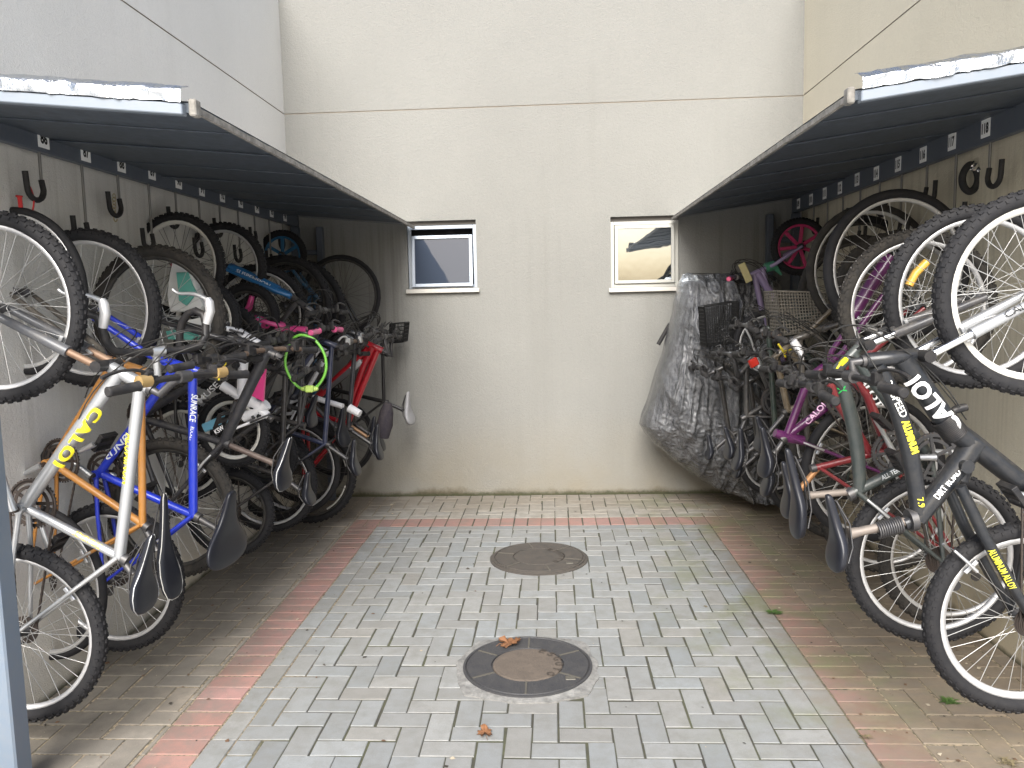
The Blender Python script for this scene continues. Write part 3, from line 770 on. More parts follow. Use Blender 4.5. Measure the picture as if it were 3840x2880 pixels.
NB = [0]
def bike(side, Y, F, Rr, R=.335, m=0.0, label='', BB=None, SCl=None, HT=None, HB=None, SAD=None, saddle_w=.15, rR=None,
         col=(.5, .5, .5), forkc=None, stan=None, rim=None, tyre=None, t=.024, knob=True, lod=0, rD=.017, rT=.016, rS=.015, rH=.019,
         bar='flat', barw=.58, bary=0.0, barC=None, grip=None, lev=None, extra=(), skip=(), spk=None, saddlem=None, stripe=None, seatpost=None,
         drop=True, mag=None, disc=False, rimd=.018, dust=.35, stay=None, postr=.0135, barrise=.03, crank_a=40, drive=True, metal=False, stem_m=None, barm=None, guard=None, cables=3, stf=.36, fextra=(), rim2=None, knobh=1.0):
    sgn = -1 if side == 'L' else 1
    X0 = sgn*1.5
    def pt(p): return p.copy() if isinstance(p, Vector) else P(p[0], p[1], Y, m, X0)
    Fp, Rp = pt(F), pt(Rr); ax = Fp-Rp; L = ax.length; u = ax.normalized()
    pd = Vector((1, m, 0)).normalized()               # horizontal direction in the bike's plane
    n = u.cross(pd).normalized(); v = n.cross(u).normalized()
    if v.x*sgn > 0: v = -v
    lat = v.cross(u)*-1
    lat = Vector((-m, 1, 0)).normalized()             # away from the camera
    k = R/.335; rR = rR or R
    def loc(a, b): return Rp + u*a + v*b
    BBp = pt(BB) if BB else loc(.42*k, -.03*k)
    SCp = pt(SCl) if SCl else loc(.27*k, .40*k)
    HBp = pt(HB) if HB else loc(L-.17*k, .39*k)
    HTp = pt(HT) if HT else loc(L-.215*k, .50*k)
    if SAD: sn, stl = pt(SAD[0]), pt(SAD[1])
    else: sn, stl = loc(.30*k, .60*k), loc(.05*k, .61*k)
    zmin = Rp.z-rR
    root = empty('bicycle', (Rp.x, Rp.y, max(0, zmin))); o = root.location.copy()
    tag(root, label, 'bicycle', 'bicycles hanging nose up on the hook rails')
    drv = 1 if side == 'L' else -1                     # drive side: away from camera on the left row
    fm = col if hasattr(col, 'name') else paint(col, dust); fk = fm if forkc is None else (forkc if hasattr(forkc, 'name') else paint(forkc, dust))
    rim = rim or M_RIMS; tyre = tyre or M_RUB; spk = spk or (M_SPK if lod else M_SPKB, .0014)
    wheel_part(root, o, Fp, u, v, lat, R, t, rim, tyre, knob, spk, lod, mag=mag, disc=disc, rimd=rimd, kh=knobh)
    wheel_part(root, o, Rp, u, v, lat, rR, t, rim2 or rim, tyre, knob, spk, lod, mag=mag, cassette=drv, disc=disc, rimd=rimd, kh=knobh)
    # frame
    fr = MB(); sg = 12 if lod else 8
    ha = (HTp-HBp).normalized()
    if 'top' not in skip: fr.tube([HTp-ha*.02, SCp], rT, sg)
    if 'down' not in skip: fr.tube([HBp+ha*.02, BBp], rD, sg)
    if 'seat' not in skip: fr.tube([BBp, SCp, SCp+(SCp-BBp).normalized()*.03], rS, sg)
    fr.tube([HBp-ha*.015, HBp-ha*.012, HTp+ha*.012, HTp+ha*.015], [rH*.9, rH, rH, rH*.9], sg)
    fr.tube([BBp-lat*.036, BBp+lat*.036], .020, sg)
    st = stay or .0085
    for q in (-1, 1):
        fr.tube([BBp+lat*.022*q, BBp.lerp(Rp, .35)+lat*.045*q, Rp+lat*.062*q], [st*1.15, st, st*.8], 7)
        if 'sstay' not in skip: fr.tube([SCp+lat*.014*q, SCp.lerp(Rp, .25)+lat*.035*q, Rp+lat*.062*q], [st, st*.9, st*.75], 7)
        dd = (Rp-BBp).normalized(); fr.boxa(Rp+lat*.062*q, dd*.018, dd.cross(lat)*.013, lat*.003, 0, .002)
    cmats = [fm]
    for ex in extra:                                   # further tubes: pixel points, radii, material
        pts = [pt(p) + lat*(p[2] if len(p) > 2 else 0) for p in ex[0]]; mt = ex[2] if len(ex) > 2 else fm
        if mt not in cmats: cmats.append(mt)
        fr.tube(bez(pts, 8) if len(pts) > 2 and len(ex) > 3 else pts, ex[1], sg, cmats.index(mt))
    frame = fr.build('frame', cmats, root, o)
    # fork
    fo = MB(); crown = HBp-ha*.03; fd = (Fp-crown); legs = .052 if t > .018 else .045
    if stan:
        mid = crown.lerp(Fp, stf)
        st_ = []
        for q in (-1, 1):
            fo.tube([mid+lat*legs*q*1.08, mid.lerp(Fp, .2)+lat*legs*q*1.1, Fp+lat*legs*q*1.15], [.0205, .019, .0135], sg)
            s1 = MB(); s1.tube([crown+lat*legs*q, mid.lerp(Fp, .05)+lat*legs*q*1.08], .0135, 8); st_.append(s1)
        dn = fd.normalized(); pr = v if True else v
        fo.tube(bez([mid+lat*legs*1.1, mid-ha*.05+dn*-.02+lat*legs*.6, mid-ha*.05-dn*.02-lat*legs*.6, mid-lat*legs*1.1], 8), .010, 6)
        for ex in fextra: fo.tube([pt(p)+lat*(p[2] if len(p) > 2 else 0) for p in ex[0]], ex[1], sg, 1)
        f_ = fo.build('fork', [fk]+[ex[2] for ex in fextra[:1]], root, o); [q.build('stanchion', stan, f_, o) for q in st_]
        cr2 = MB(); cr2.tube([crown-lat*(legs+.018), crown+lat*(legs+.018)], .020, 10); cr2.tube([crown-dn*.02, crown+ha*.02], .022, 10); cr2.build('fork_crown', M_BLK, f_, o)
    else:
        for q in (-1, 1):
            fo.tube([crown+lat*.012*q, crown+fd*.12+lat*legs*q, crown+fd*.6+lat*legs*q*1.05+v*.004, Fp+lat*legs*q*1.1], [.014, .0135, .012, .008], sg)
        fo.tube([crown-lat*.02, crown+lat*.02], .018, 8)
        fm_ = [fk]
        for ex in fextra:
            if ex[2] not in fm_: fm_.append(ex[2])
            fo.tube([pt(p)+lat*(p[2] if len(p) > 2 else 0) for p in ex[0]], ex[1], sg, fm_.index(ex[2]))
        f_ = fo.build('fork', fm_, root, o)
    # headset, stem, handlebar
    stm = stem_m or M_STEEL
    for q0 in (HTp+ha*.013, HBp-ha*.028):
        hs = MB(); hs.tube([q0, q0+ha*.015], .021, 10); hs.build('headset_cup', M_STEEL, root, o)
    bc = pt(barC) if barC else HTp + ha*.10 + u*.06 + v*.0
    sm = MB(); sm.tube([HTp+ha*.02, HTp+ha*.06, HTp.lerp(bc, .6)+ha*.015, bc], [.0145, .0145, .014, .016], 9)
    bd = (lat*math.cos(bary) + Vector((pd.x, pd.y, 0)).normalized()*math.sin(bary)).normalized()
    sm.tube([bc-bd*.024, bc+bd*.024], .021, 10); sm.build('stem', stm, root, o)
    hw = barw/2; bm_ = barm or M_BLK; gm = grip or M_GRIP; lm = lev or M_BLK
    hb = MB(); gr = []
    if bar == 'drop':
        for q in (-1, 1):
            def LP(w_, f_1, d_): return bc+bd*w_*q+u*f_1+v*d_
            path = [LP(0, 0, 0), LP(.10, .0, 0), LP(.165, .012, .004), LP(.195, .05, .004), LP(.200, .10, .0), LP(.203, .135, -.012), LP(.205, .150, -.05), LP(.207, .140, -.085), LP(.208, .105, -.118), LP(.21, .06, -.135), LP(.21, .0, -.138)]
            hb.tube(path, .0155, 9)
            g_ = MB(); g_.tube([LP(.2, .10, .004), LP(.202, .15, .022), LP(.203, .185, .018), LP(.203, .20, .012)], [.017, .019, .018, .012], 9); gr.append(('brake_hood', g_, M_RIMS if lev else M_GRIP))
            l_ = MB(); l_.tube(bez([LP(.203, .192, .012), LP(.205, .215, -.03), LP(.21, .235, -.07), LP(.212, .20, -.13), LP(.214, .235, -.16)], 10), [.011, .010, .0095, .009, .0085, .008, .0075, .007, .007, .008, .009], 7); gr.append(('brake_lever', l_, lm))
    else:
        rise = barrise
        def LP(w_, f_1=0, d_=0): return bc+bd*w_+u*f_1+v*d_
        hb.tube([LP(-hw, -.02, rise), LP(-hw*.55, -.006, rise), LP(-hw*.28, 0, rise*.3), LP(0), LP(hw*.28, 0, rise*.3), LP(hw*.55, -.006, rise), LP(hw, -.02, rise)], .0115, 8)
        for q in (-1, 1):
            g_ = MB(); a, b_ = LP(hw*q*1.01, -.02, rise), LP((hw-.115)*q, -.013, rise)
            g_.tube([a, a.lerp(b_, .03), a.lerp(b_, .1), a.lerp(b_, .5), a.lerp(b_, .95), b_], [.013, .0175, .016, .0165, .016, .019], 10); gr.append(('grip', g_, gm))
            l_ = MB(); c0 = LP((hw-.15)*q, -.01, rise); l_.boxa(c0+u*.018, bd*.016, u*.022, v*.012, 0, .004)
            l_.tube(bez([c0+u*.03, c0+u*.055+bd*.02*q, c0+u*.06+bd*.09*q-v*.01, c0+u*.035+bd*.16*q-v*.01], 7), [.007, .0065, .006, .006, .0055, .0055, .006, .007], 6)
            gr.append(('brake_lever', l_, lm))
    hbo = hb.build('handlebar', bm_, root, o)
    for nm, g_, mt in gr: g_.build(nm, mt, hbo, o)
    if bar != 'drop' and lod >= 0:
        for q in (-1, 1):
            s2 = MB(); c0 = LP((hw-.185)*q, -.01, rise); s2.boxa(c0-v*.018+u*.008, bd*.016, u*.016, v*.018, 0, .005); s2.build('shifter', M_BLK, hbo, o)
    # cables
    cb = MB()
    rnd = random.Random(NB[0]*13+5)
    for i in range(cables):
        q = -1 if i % 2 else 1
        a = bc+bd*(hw*.55*q if bar != 'drop' else .2*q)+u*.03
        tgt = (HBp.lerp(BBp, .25+.1*i) + lat*.02*q) if i else (crown+lat*.03)
        cb.tube(bez([a, a+u*rnd.uniform(.10, .20)+v*rnd.uniform(.0, .12)-bd*.1*q, HTp+ha*rnd.uniform(.05, .14)+u*rnd.uniform(.08, .20), HBp+u*.05-ha*.02+lat*.03*q, tgt], 16), .0025, 5, 0)
    cb.build('cable', M_CABLE, root, o)
    # seat post, saddle
    sd_ = (SCp-BBp).normalized(); sc_ = sn.lerp(stl, .55)
    upd = (sc_ - SCp); upd = (upd - (sn-stl).normalized()*upd.dot((sn-stl).normalized())).normalized()
    sp2 = MB(); top = sc_-upd*.05; sp2.tube([SCp, SCp.lerp(top, .85)+sd_*.0, top], [postr, postr, postr*1.3], 9); sp2.build('seat_post', seatpost or M_STEEL, root, o)
    cl = MB(); cl.tube([SCp+sd_*.012, SCp+sd_*.034], rS*1.3, 10); cl.build('seat_clamp', M_STEEL, root, o)
    saddle_part(root, o, sn, stl, upd, lat, saddle_w, saddlem or M_SAD, stripe)
    # drivetrain
    if drive:
        kk = min(1.0, k)
        ca = R_(crank_a); cd = u*math.cos(ca)+v*math.sin(ca); ck = MB()
        for (rr, w0) in ((.088*kk, .046), (.068*kk, .040)):
            x = drv*w0; ck.lathe([(rr, x-.0015), (rr, x+.0015), (rr-.012, x+.0015), (rr-.012, x-.0015)], BBp, u, v, lat, 40, 0, True, False)
        if lod:
            for q in range(42):
                a = 2*math.pi*q/42; d = u*math.cos(a)+v*math.sin(a); ck.boxa(BBp+d*.090*kk+lat*drv*.046, d*.004, d.cross(lat)*.003, lat*.0012, 0)
        for q in range(5):
            a = 2*math.pi*q/5+.3; d = u*math.cos(a)+v*math.sin(a); ck.boxa(BBp+d*.045*kk+lat*drv*.044, d*.035*kk, d.cross(lat)*.006, lat*.003, 0, .001)
        ck.tube([BBp-lat*.056, BBp+lat*.056], .011, 8); cl_ = .17*kk; pe = []
        for (q, s_) in ((1, drv), (-1, -drv)):
            a, b_ = BBp+lat*s_*.052, BBp+cd*q*cl_+lat*s_*.064
            ck.tube([a, a.lerp(b_, .5), b_], [.014, .0105, .0125], 8, 1); pe.append((b_, s_))
        cr_ = ck.build('crank', [M_CHAIN if drv > 0 else M_STEEL, M_ALU if lod else M_STEEL], root, o)
        for (b_, s_) in pe:
            p_ = MB(); c0 = b_+lat*s_*.055
            fx, fy = u*.8+v*.6, v*.8-u*.6
            for q in (-1, 1):
                p_.boxa(c0+fx*.036*q, fx*.005, lat*.044, fy*.011, 0, .002); p_.boxa(c0+lat*.040*q, fx*.034, lat*.004, fy*.010, 0, .002)
            p_.boxa(c0, fx*.012, lat*.042, fy*.010, 0, .003); p_.tube([b_, c0], .007, 6); p_.build('pedal', M_BLK, cr_, o)
        ch = MB(); w0 = lat*drv*.043; d = (Rp-BBp).normalized(); e = d.cross(lat); e = e.normalized()
        loop = []
        def arc(c, r_, a0, n_):
            for i in range(n_+1):
                an = a0+math.pi*i/n_; loop.append(c+w0+e*math.cos(an)*r_-d*math.sin(an)*r_ if c is BBp else c+w0-e*math.cos(an)*r_+d*math.sin(an)*r_)
        arc(BBp, .088*kk, 0, 10); arc(Rp, .036, 0, 6)
        loop.append(loop[0]); pts_ = []
        for i in range(len(loop)-1):
            n_ = max(1, int((loop[i+1]-loop[i]).length/(.0127 if lod else .03)))
            for q in range(n_): pts_.append(loop[i].lerp(loop[i+1], q/n_))
        ch.tube(pts_, [.0040 if i % 2 else .0052 for i in range(len(pts_))], 5, 0, False, True)
        ch.build('chain', M_CHAIN, root, o)
        de = MB(); c0 = Rp+lat*drv*.05-u*.0; dv = (-u*.75-v*.55).normalized()
        de.boxa(c0+dv*.035, dv*.03, dv.cross(lat)*.012, lat*.009, 0, .003)
        for q in (.055, .105): de.lathe([(.020, -.003), (.020, .003), (.006, .003), (.006, -.003)], c0+dv*q, u, v, lat, 14, 0, True, False)
        de.boxa(c0+dv*.08+lat*drv*.004, dv*.036, dv.cross(lat)*.006, lat*.0012, 0); de.build('derailleur', M_STEEL, root, o)
    # rim brakes
    for (C, A, nm, rr_) in ((Fp, crown, 1, R), (Rp, SCp, 2, rR)):
        if disc: continue
        d = (A-C).normalized(); b_ = MB(); base = C+d*(rr_-2*t-.02)
        for q in (-1, 1):
            b_.tube([base+lat*.045*q, base+d*.05+lat*.05*q, base+d*.10+lat*.035*q], [.007, .006, .005], 6); b_.boxa(base+d*.012+lat*.022*q, d*.007, d.cross(lat)*.028, lat*.006, 0, .002)
        b_.tube([base+d*.10-lat*.04, base+d*.10+lat*.04], .002, 4); b_.build('brake', M_ALU if lod else M_STEEL, root, o)
    NB[0] += 1
    return dict(root=root, o=o, pt=pt, frame=frame, fork=f_, u=u, v=v, lat=lat, F=Fp, R=Rp, BB=BBp, SC=SCp, HT=HTp, HB=HBp, hb=hbo, bc=bc)
def decal(b, txt, p0, p1, r, h, col, on='frame', **kw):
    a = b['pt'](p0) if isinstance(p0, tuple) else p0; c = b['pt'](p1) if isinstance(p1, tuple) else p1
    return lettering(txt, a, c, r, h, decal_mat(col), b[on], b['o'], **kw)
# ---------------- left row
SILV = simple("brushed_silver_paint", (.44, .45, .46), .36, .7, .3, .22)
FRKG = simple("dark_grey_fork_paint", (.075, .080, .09), .4, .2, .2, .35)
b = bike('L', 2.62, (-22, 1154), (70, 2376), .335, -.03, 'silver bicycle with yellow CALOI letters, nearest on the left, knobby tyres',
         BB=(90, 1900), SCl=(448, 2087), HT=(545, 1448), HB=(430, 1385), SAD=((566, 2005), (536, 2290)), saddle_w=.17, col=SILV, forkc=FRKG, stan=simple('corroded_stanchion', (.17, .10, .062), .5, .4, 0, .35), stf=.25,
         rim=M_RIMS, lod=1, rD=.023, rT=.0205, rS=.016, rH=.022, barw=.60, bary=.34, barC=(690, 1412), barrise=.0, stripe=M_ALU, crank_a=168, stay=.0095, t=.026, cables=3)
decal(b, 'CALOI', (378, 1524), (222, 1738), .0235, .045, YEL, bold=.045, lift=.0015, spacing=1.2)
decal(b, 'ALUMINUM', (487, 1618), (472, 1815), .021, .024, YEL, shear=.3)
decal(b, 'ADVENTURE', (282, 1998), (386, 2057), .0165, .019, (.72, .52, .08), shear=.3)
for q in (-1, 1):
    gb = MB()
    bd = (b['lat']*math.cos(.34)+Vector((1, -.03, 0))*math.sin(.34)).normalized(); c0 = b['bc']+bd*q*.165
    gb.tube([c0-bd*.022, c0+bd*.022], .021, 12)
    gb.build('bar_clamp', simple("corroded_brass", (.42, .28, .11), .5, .5, 0, .4), b['hb'], b['o'])
ORG = (.36, .15, .022)
b = bike('L', 2.90, (70, 1095), (150, 2185), .335, -.22, 'orange road bicycle with drop handlebar behind the silver bicycle',
         BB=(195, 1735), SCl=(535, 1965), HT=(545, 1395), HB=(410, 1352), SAD=((612, 1850), (645, 2243)), saddle_w=.115, col=ORG, forkc=(.05, .045, .04), rim=M_RIMS, t=.0165, knob=False, lod=1,
         rD=.0155, rT=.0145, rS=.0145, bar='drop', barC=(592, 1318), bary=.42, lev=M_ALU, barm=M_BLK, stripe=M_RIMW, crank_a=65, stem_m=M_ALU, stay=.008)
BLU = simple("deep_blue_paint", (.006, .028, .42), .3, 0, .5, .12)
b = bike('L', 3.18, (330, 1157), (425, 2165), .335, -.10, 'bright blue bicycle with white SUNRACE lettering down its top tube',
         BB=(373, 1775), SCl=(725, 1932), HT=(738, 1392), HB=(650, 1362), SAD=((868, 1840), (850, 2116)), saddle_w=.34, col=BLU, rim=M_RIMS, tyre=M_RUB, lod=1, t=.027,
         rD=.018, rT=.0185, rS=.0165, barw=.56, barC=(800, 1345), bary=.2, crank_a=130, postr=.014, stay=.009)
decal(b, 'SUNRACE', (731, 1475), (722, 1580), .019, .026, (.75, .78, .8), shear=.25, bold=.02)
decal(b, 'ROCKET', (722, 1595), (717, 1652), .019, .014, (.75, .78, .8), shear=.3)
decal(b, 'SUNRACE', (405, 1722), (548, 1548), .0185, .026, (.75, .78, .8), shear=.25, bold=.02)
DGR = simple("worn_black_paint", (.017, .018, .023), .40, 0, .2, .22)
b = bike('L', 3.46, (592, 1195), (640, 1905), .335, -.12, 'worn black bicycle with a brown seat post and thick top tube, behind the blue one',
         BB=(520, 1565), SCl=(839, 1660), HT=(1015, 1325), HB=(930, 1290), SAD=((1084, 1640), (1056, 1835)), saddle_w=.16, col=DGR, tyre=M_RUBD, rim=M_RIMB, lod=1, t=.028,
         rD=.021, rT=.024, rS=.018, barw=.60, barC=(1000, 1312), bary=.25, seatpost=simple("brown_corroded_post", (.085, .062, .055), .5, .3, 0, .3), stripe=M_RIMS, crank_a=20, barm=simple("brown_bar", (.13, .085, .06), .5, .4, 0, .4), stay=.012)
decal(b, 'KSW', (814, 1616), (846, 1596), .022, .022, WHT)
PNK = (.62, .035, .20)
b = bike('L', 4.0, (668, 992), (692, 1692), .27, -.15, 'black and red child bicycle with white rims and MUSE lettering', rim=M_RIMW, col=(.025, .025, .03), forkc=(.28, .02, .05),
         HT=(905, 1338), HB=(850, 1290), SAD=((800, 1600), (790, 1690)), lod=0, rD=.022, barw=.5, t=.022, rimd=.022)
decal(b, 'MUSE', (752, 1500), (822, 1432), .023, .034, WHT, bold=.02)
WHB = simple("white_bike_paint", (.72, .72, .74), .35, 0, .4, .15)
b = bike('L', 3.80, (768, 1196), (875, 1612), .19, -.1, 'white girls bicycle with pink chain guard and white rims', rim=M_RIMW, col=WHB, forkc=WHB, BB=(905, 1500), SCl=(1000, 1560), HT=(965, 1285), HB=(905, 1248),
         SAD=((850, 1590), (838, 1680)), rT=.022, rD=.026, lod=0, t=.022, barw=.46, rimd=.02, skip=('top',), extra=[([(835, 1445), (915, 1500), (990, 1530)], .027, WHB), ([(915, 1565), (960, 1545), (1002, 1515)], .028, WHB), ([(930, 1490), (1000, 1560)], .026, WHB)])
m = MB(); q_ = [b['pt'](p)+Vector((0, -.05, 0)) for p in ((958, 1478), (1003, 1500), (1012, 1380))]
d_ = Vector((0, .008, 0)); m.add([q_[0]-d_, q_[1]-d_, q_[2]-d_, q_[0]+d_, q_[1]+d_, q_[2]+d_], [(0, 1, 2), (5, 4, 3), (0, 3, 4, 1), (1, 4, 5, 2), (2, 5, 3, 0)], 0, False)
m.build('chain_guard', paint(PNK, .1), b['root'], b['o'])
m = MB(); pa, pb = b['pt']((785, 1598)), b['pt']((872, 1560)); dd = (pb-pa).normalized(); m.boxa((pa+pb)/2+Vector((0, -.06, 0)), (pb-pa)/2, Vector((0, .02, 0)), dd.cross(Vector((0, 1, 0)))*.022, 0, .006)
m.build('fender', simple("light_blue_plastic", (.16, .42, .58), .4, 0, .2, .15), b['root'], b['o'])
BL2 = simple("azure_paint", (.012, .13, .33), .3, 0, .4, .15)
b = bike('L', 4.57, (842, 1002), (905, 1660), .265, -.12, 'bicycle with a thick azure fork and silver rim, midway along the left wall', rim=M_RIMS, col=(.035, .037, .042), forkc=BL2, HT=(1165, 1165), HB=(1105, 1120), SAD=((1185, 1480), (1165, 1600)), lod=0, knob=True,
         fextra=[([(862, 1003), (955, 1046), (1042, 1088)], .030, BL2), ([(1042, 1088), (1090, 1112)], .018, BL2)], barw=.56)
decal(b, 'SUSPENSION', (895, 1018), (1020, 1076), .0305, .022, (.7, .72, .74))
b = bike('L', 4.42, (930, 1185), (1000, 1700), .19, -.1, 'small pink child bicycle with turquoise fork ends and pink grips', rim=M_RIMB, col=(.03, .03, .035), forkc=(.62, .06, .24), grip=paint((.65, .10, .25), .1), HT=(1150, 1250), HB=(1085, 1228), SAD=((1120, 1420), (1110, 1500)), lod=0, barw=.46,
         fextra=[([(985, 1218), (1070, 1232), (1150, 1238)], .021, paint((.62, .06, .24), .1)), ([(958, 1203), (985, 1216)], .030, simple("turquoise_plastic", (.10, .48, .50), .4, 0, .2, .1)), ([(945, 1110), (935, 1150), (905, 1190)], [.016, .02, .014], paint((.5, .04, .18), .1))])
b = bike('L', 5.05, (1075, 1150), (1020, 1772), .335, -.25, 'white framed bicycle with large black wheels, left of the red bicycle', rim=M_RIMB, col=WHB, forkc=(.03, .03, .03), BB=(1030, 1532), SCl=(1140, 1482), HT=(1240, 1330), HB=(1190, 1300), SAD=((1285, 1528), (1290, 1675)), saddle_w=.16, lod=0, t=.023,
         extra=[([(1028, 1529), (1139, 1484)], .021, WHB), ([(1175, 1490), (1286, 1524)], .019, WHB), ([(1035, 1545), (1060, 1552), (1095, 1550), (1140, 1490)], .013, WHB), ([(1310, 1530), (1350, 1552)], [.03, .026], WHB)], rT=.015, crank_a=10)
RED = simple("red_bike_paint", (.36, .006, .015), .28, 0, .5, .08)
b = bike('L', 5.42, (1108, 1165), (1150, 1775), .365, -.05, 'red mountain bicycle with saddle bag and sticker striped rims', rim=M_RIMB, col=RED, forkc=(.03, .03, .03), stan=M_CHR, BB=(1142, 1535), SCl=(1303, 1590), HT=(1428, 1312), HB=(1382, 1292), SAD=((1402, 1560), (1410, 1705)),
         rD=.026, rT=.021, rS=.017, lod=0, t=.026, barw=.66, barC=(1440, 1262), rH=.024, seatpost=simple("bronze_post", (.33, .19, .10), .4, .5, 0, .2), stay=.013, extra=[([(1395, 1300), (1365, 1370), (1325, 1480), (1305, 1590)], [.036, .026, .021, .02], RED), ([(1357, 1352), (1318, 1382)], .0268, simple('pale_grey_decal', (.45, .46, .47), .4)), ([(1318, 1382), (1215, 1462)], .0266, simple('dark_grey_decal', (.10, .095, .10), .4))])
for (a0, a1) in ((-62, -18), (10, 40), (150, 200)):
    m = MB(); C_ = b['R']; pts = []
    for k in range(13):
        a = R_(a0+(a1-a0)*k/12); pts.append(C_+Vector((math.cos(a), 0, math.sin(a)))*.296+Vector((0, -.0105, 0)))
    m.tube(pts, .007, 4); m.build('rim_sticker', M_RIMW, b['root'], b['o'])
m = MB(); pts = [b['pt']((1455, 1512)), b['pt']((1450, 1545)), b['pt']((1443, 1590)), b['pt']((1435, 1640))]
m.tube(pts, [.028, .048, .058, .044], 12); sbg = m.build('saddle_bag', simple("bag_fabric", (.028, .024, .032), .85, 0, 0, .2, bmp=.3, bscale=60), b['root'], b['o'])
b = bike('L', 6.02, (1280, 1108), (1262, 1640), .315, -.05, 'black city bicycle with grey saddle and front basket next to the end wall', rim=M_RIMB, col=(.014, .014, .015), BB=(1238, 1458), SCl=(1440, 1506), HT=(1444, 1326), HB=(1400, 1310), SAD=((1529, 1468), (1541, 1592)), saddle_w=.24,
         saddlem=simple("grey_saddle", (.32, .32, .33), .6, 0, 0, .2), lod=0, t=.018, knob=False, rT=.014, rD=.016, rS=.0155, barw=.58, barC=(1470, 1275), dust=.1, barrise=.0)
def basket(b, corners, depth, mat, nx, nz, name='basket', wr=.003, diag=False):
    """open wire basket: front panel given by four photo points, pushed back by depth along the passage"""
    A, B_, C_, D_ = [b['pt'](c) for c in corners]; d = Vector((0, depth, 0)); m = MB()
    def panel(a, b2, c, e, n1, n2):
        for i in range(n1+1):
            f = i/n1; m.tube([a.lerp(b2, f), e.lerp(c, f)], wr if 0 < i < n1 else wr*1.8, 4, 0, False)
        for i in range(n2+1):
            f = i/n2; m.tube([a.lerp(e, f), b2.lerp(c, f)], wr if 0 < i < n2 else wr*1.8, 4, 0, False)
    panel(A, B_, C_, D_, nx, nz); panel(A+d, B_+d, C_+d, D_+d, nx, nz)
    panel(A, A+d, D_+d, D_, 8, nz); panel(B_, B_+d, C_+d, C_, 8, nz); panel(D_, C_, C_+d, D_+d, nx, 8)
    return m.build(name, mat, b['root'], b['o'])
basket(b, [(1462, 1215), (1518, 1210), (1511, 1282), (1460, 1286)], .18, simple("black_wire", (.015, .015, .015), .5), 5, 5)
b = bike('L', 5.78, (1060, 955), (1075, 1650), .18, 0, 'small bicycle with blue plastic wheels at the far end of the left row', rim=simple("blue_plastic_wheel", (.01, .12, .26), .4, 0, .2, .15), col=(.015, .12, .26), mag=6, lod=0, t=.024, HT=(1190, 1120), HB=(1160, 1085), SAD=((1180, 1500), (1170, 1560)), barw=.42)
# ---------------- right row
BLKP = simple("satin_black_paint", (.014, .016, .020), .34, .1, .3, .14)
b = bike('R', 2.62, (3893, 1100), (3838, 2318), .335, .02, 'black bicycle with large white CALOI letters and silver fork, nearest on the right',
         BB=(3905, 1868), SCl=(3445, 1945), HT=(3262, 1352), HB=(3415, 1336), SAD=((3108, 1852), (3142, 2138)), saddle_w=.15, col=BLKP, forkc=SILV, stan=M_CHR, rim=M_RIMW, rim2=M_RIMS, knobh=.7, lod=1, t=.028, rD=.036, rT=.027, rS=.03, rH=.026, skip=('down', 'seat', 'top', 'sstay'),
         extra=[([(3385, 1345), (3560, 1600), (3640, 1660), (3905, 1868)], [.037, .036, .036, .034]), ([(3285, 1372), (3372, 1500), (3425, 1690), (3447, 1945)], [.028, .029, .029, .026], BLKP, 1),
                ([(3655, 1655), (3600, 1740), (3475, 1900), (3440, 1950)], [.040, .036, .031, .027]), ([(3440, 1948), (3390, 1965)], .022),
                ([(3570, 1810, -.05), (3650, 1985, -.06), (3753, 2175, -.066), (3838, 2318, -.066)], [.018, .019, .018, .013]), ([(3570, 1810, .05), (3650, 1985, .06), (3753, 2175, .066), (3838, 2318, .066)], [.018, .019, .018, .013]),
                ([(3600, 1740, -.05), (3600, 1740, .05)], .022), ([(3640, 1665, 0), (3600, 1800, 0)], .028)],
         barw=.62, barC=(3190, 1412), bary=-.1, barrise=0.0, postr=.0155, stay=.011, crank_a=75, seatpost=simple("dusty_post", (.20, .17, .15), .5, .4, 0, .4), rimd=.024)
decal(b, 'CALOI', (3577, 1603), (3409, 1410), .0385, .062, (.82, .82, .82), bold=.04, spacing=1.1)
decal(b, 'CALOI', b['F'].lerp(b['HB'], .36)+Vector((0, -.058, 0)), b['F'].lerp(b['HB'], .12)+Vector((0, -.059, 0)), .0205, .022, BLK, on='fork')
decal(b, 'DIRT ROAD', (3508, 1870), (3592, 1768), .0368, .020, (.8, .8, .8), bold=.02)
pa, pb = b['pt']((3672, 2030))+Vector((0, -.062, 0)), b['pt']((3752, 2172))+Vector((0, -.066, 0))
lettering('ALUMINUM ALLOY', pa, pb, .0195, .022, decal_mat((.72, .68, .06)), b['frame'], b['o'], bold=.015)
decal(b, '21 SPEED', (3312, 1430), (3372, 1560), .0295, .026, (.75, .75, .7), tilt=.5, bold=.01)
decal(b, 'ALUMINUM', (3376, 1572), (3416, 1694), .0297, .026, (.78, .70, .04), tilt=.45, bold=.06)
decal(b, '7.9', (3433, 1860), (3440, 1895), .027, .022, (.75, .68, .05), tilt=.5)
m = MB(); pa, pb = b['pt']((3438, 1950)), b['pt']((3280, 1990)); d_ = (pb-pa).normalized(); e1_ = d_.cross(Vector((0, 1, 0))).normalized(); e2_ = Vector((0, 1, 0)); pts = []
c0, c1 = b['pt']((3382, 1966)), b['pt']((3290, 1990))
for k in range(161):
    a = k/160*2*math.pi*11; pts.append(c0.lerp(c1, k/160)+(e1_*math.cos(a)+e2_*math.sin(a))*.026)
m.tube(pts, .0036, 6); m.build('spring', M_STEEL, b['root'], b['o'])
c0 = b['pt']((3560, 1575)); c1 = b['pt']((3535, 1552)); m = MB(); d_ = (b['pt']((3640, 1660))-b['pt']((3560, 1575))).normalized()
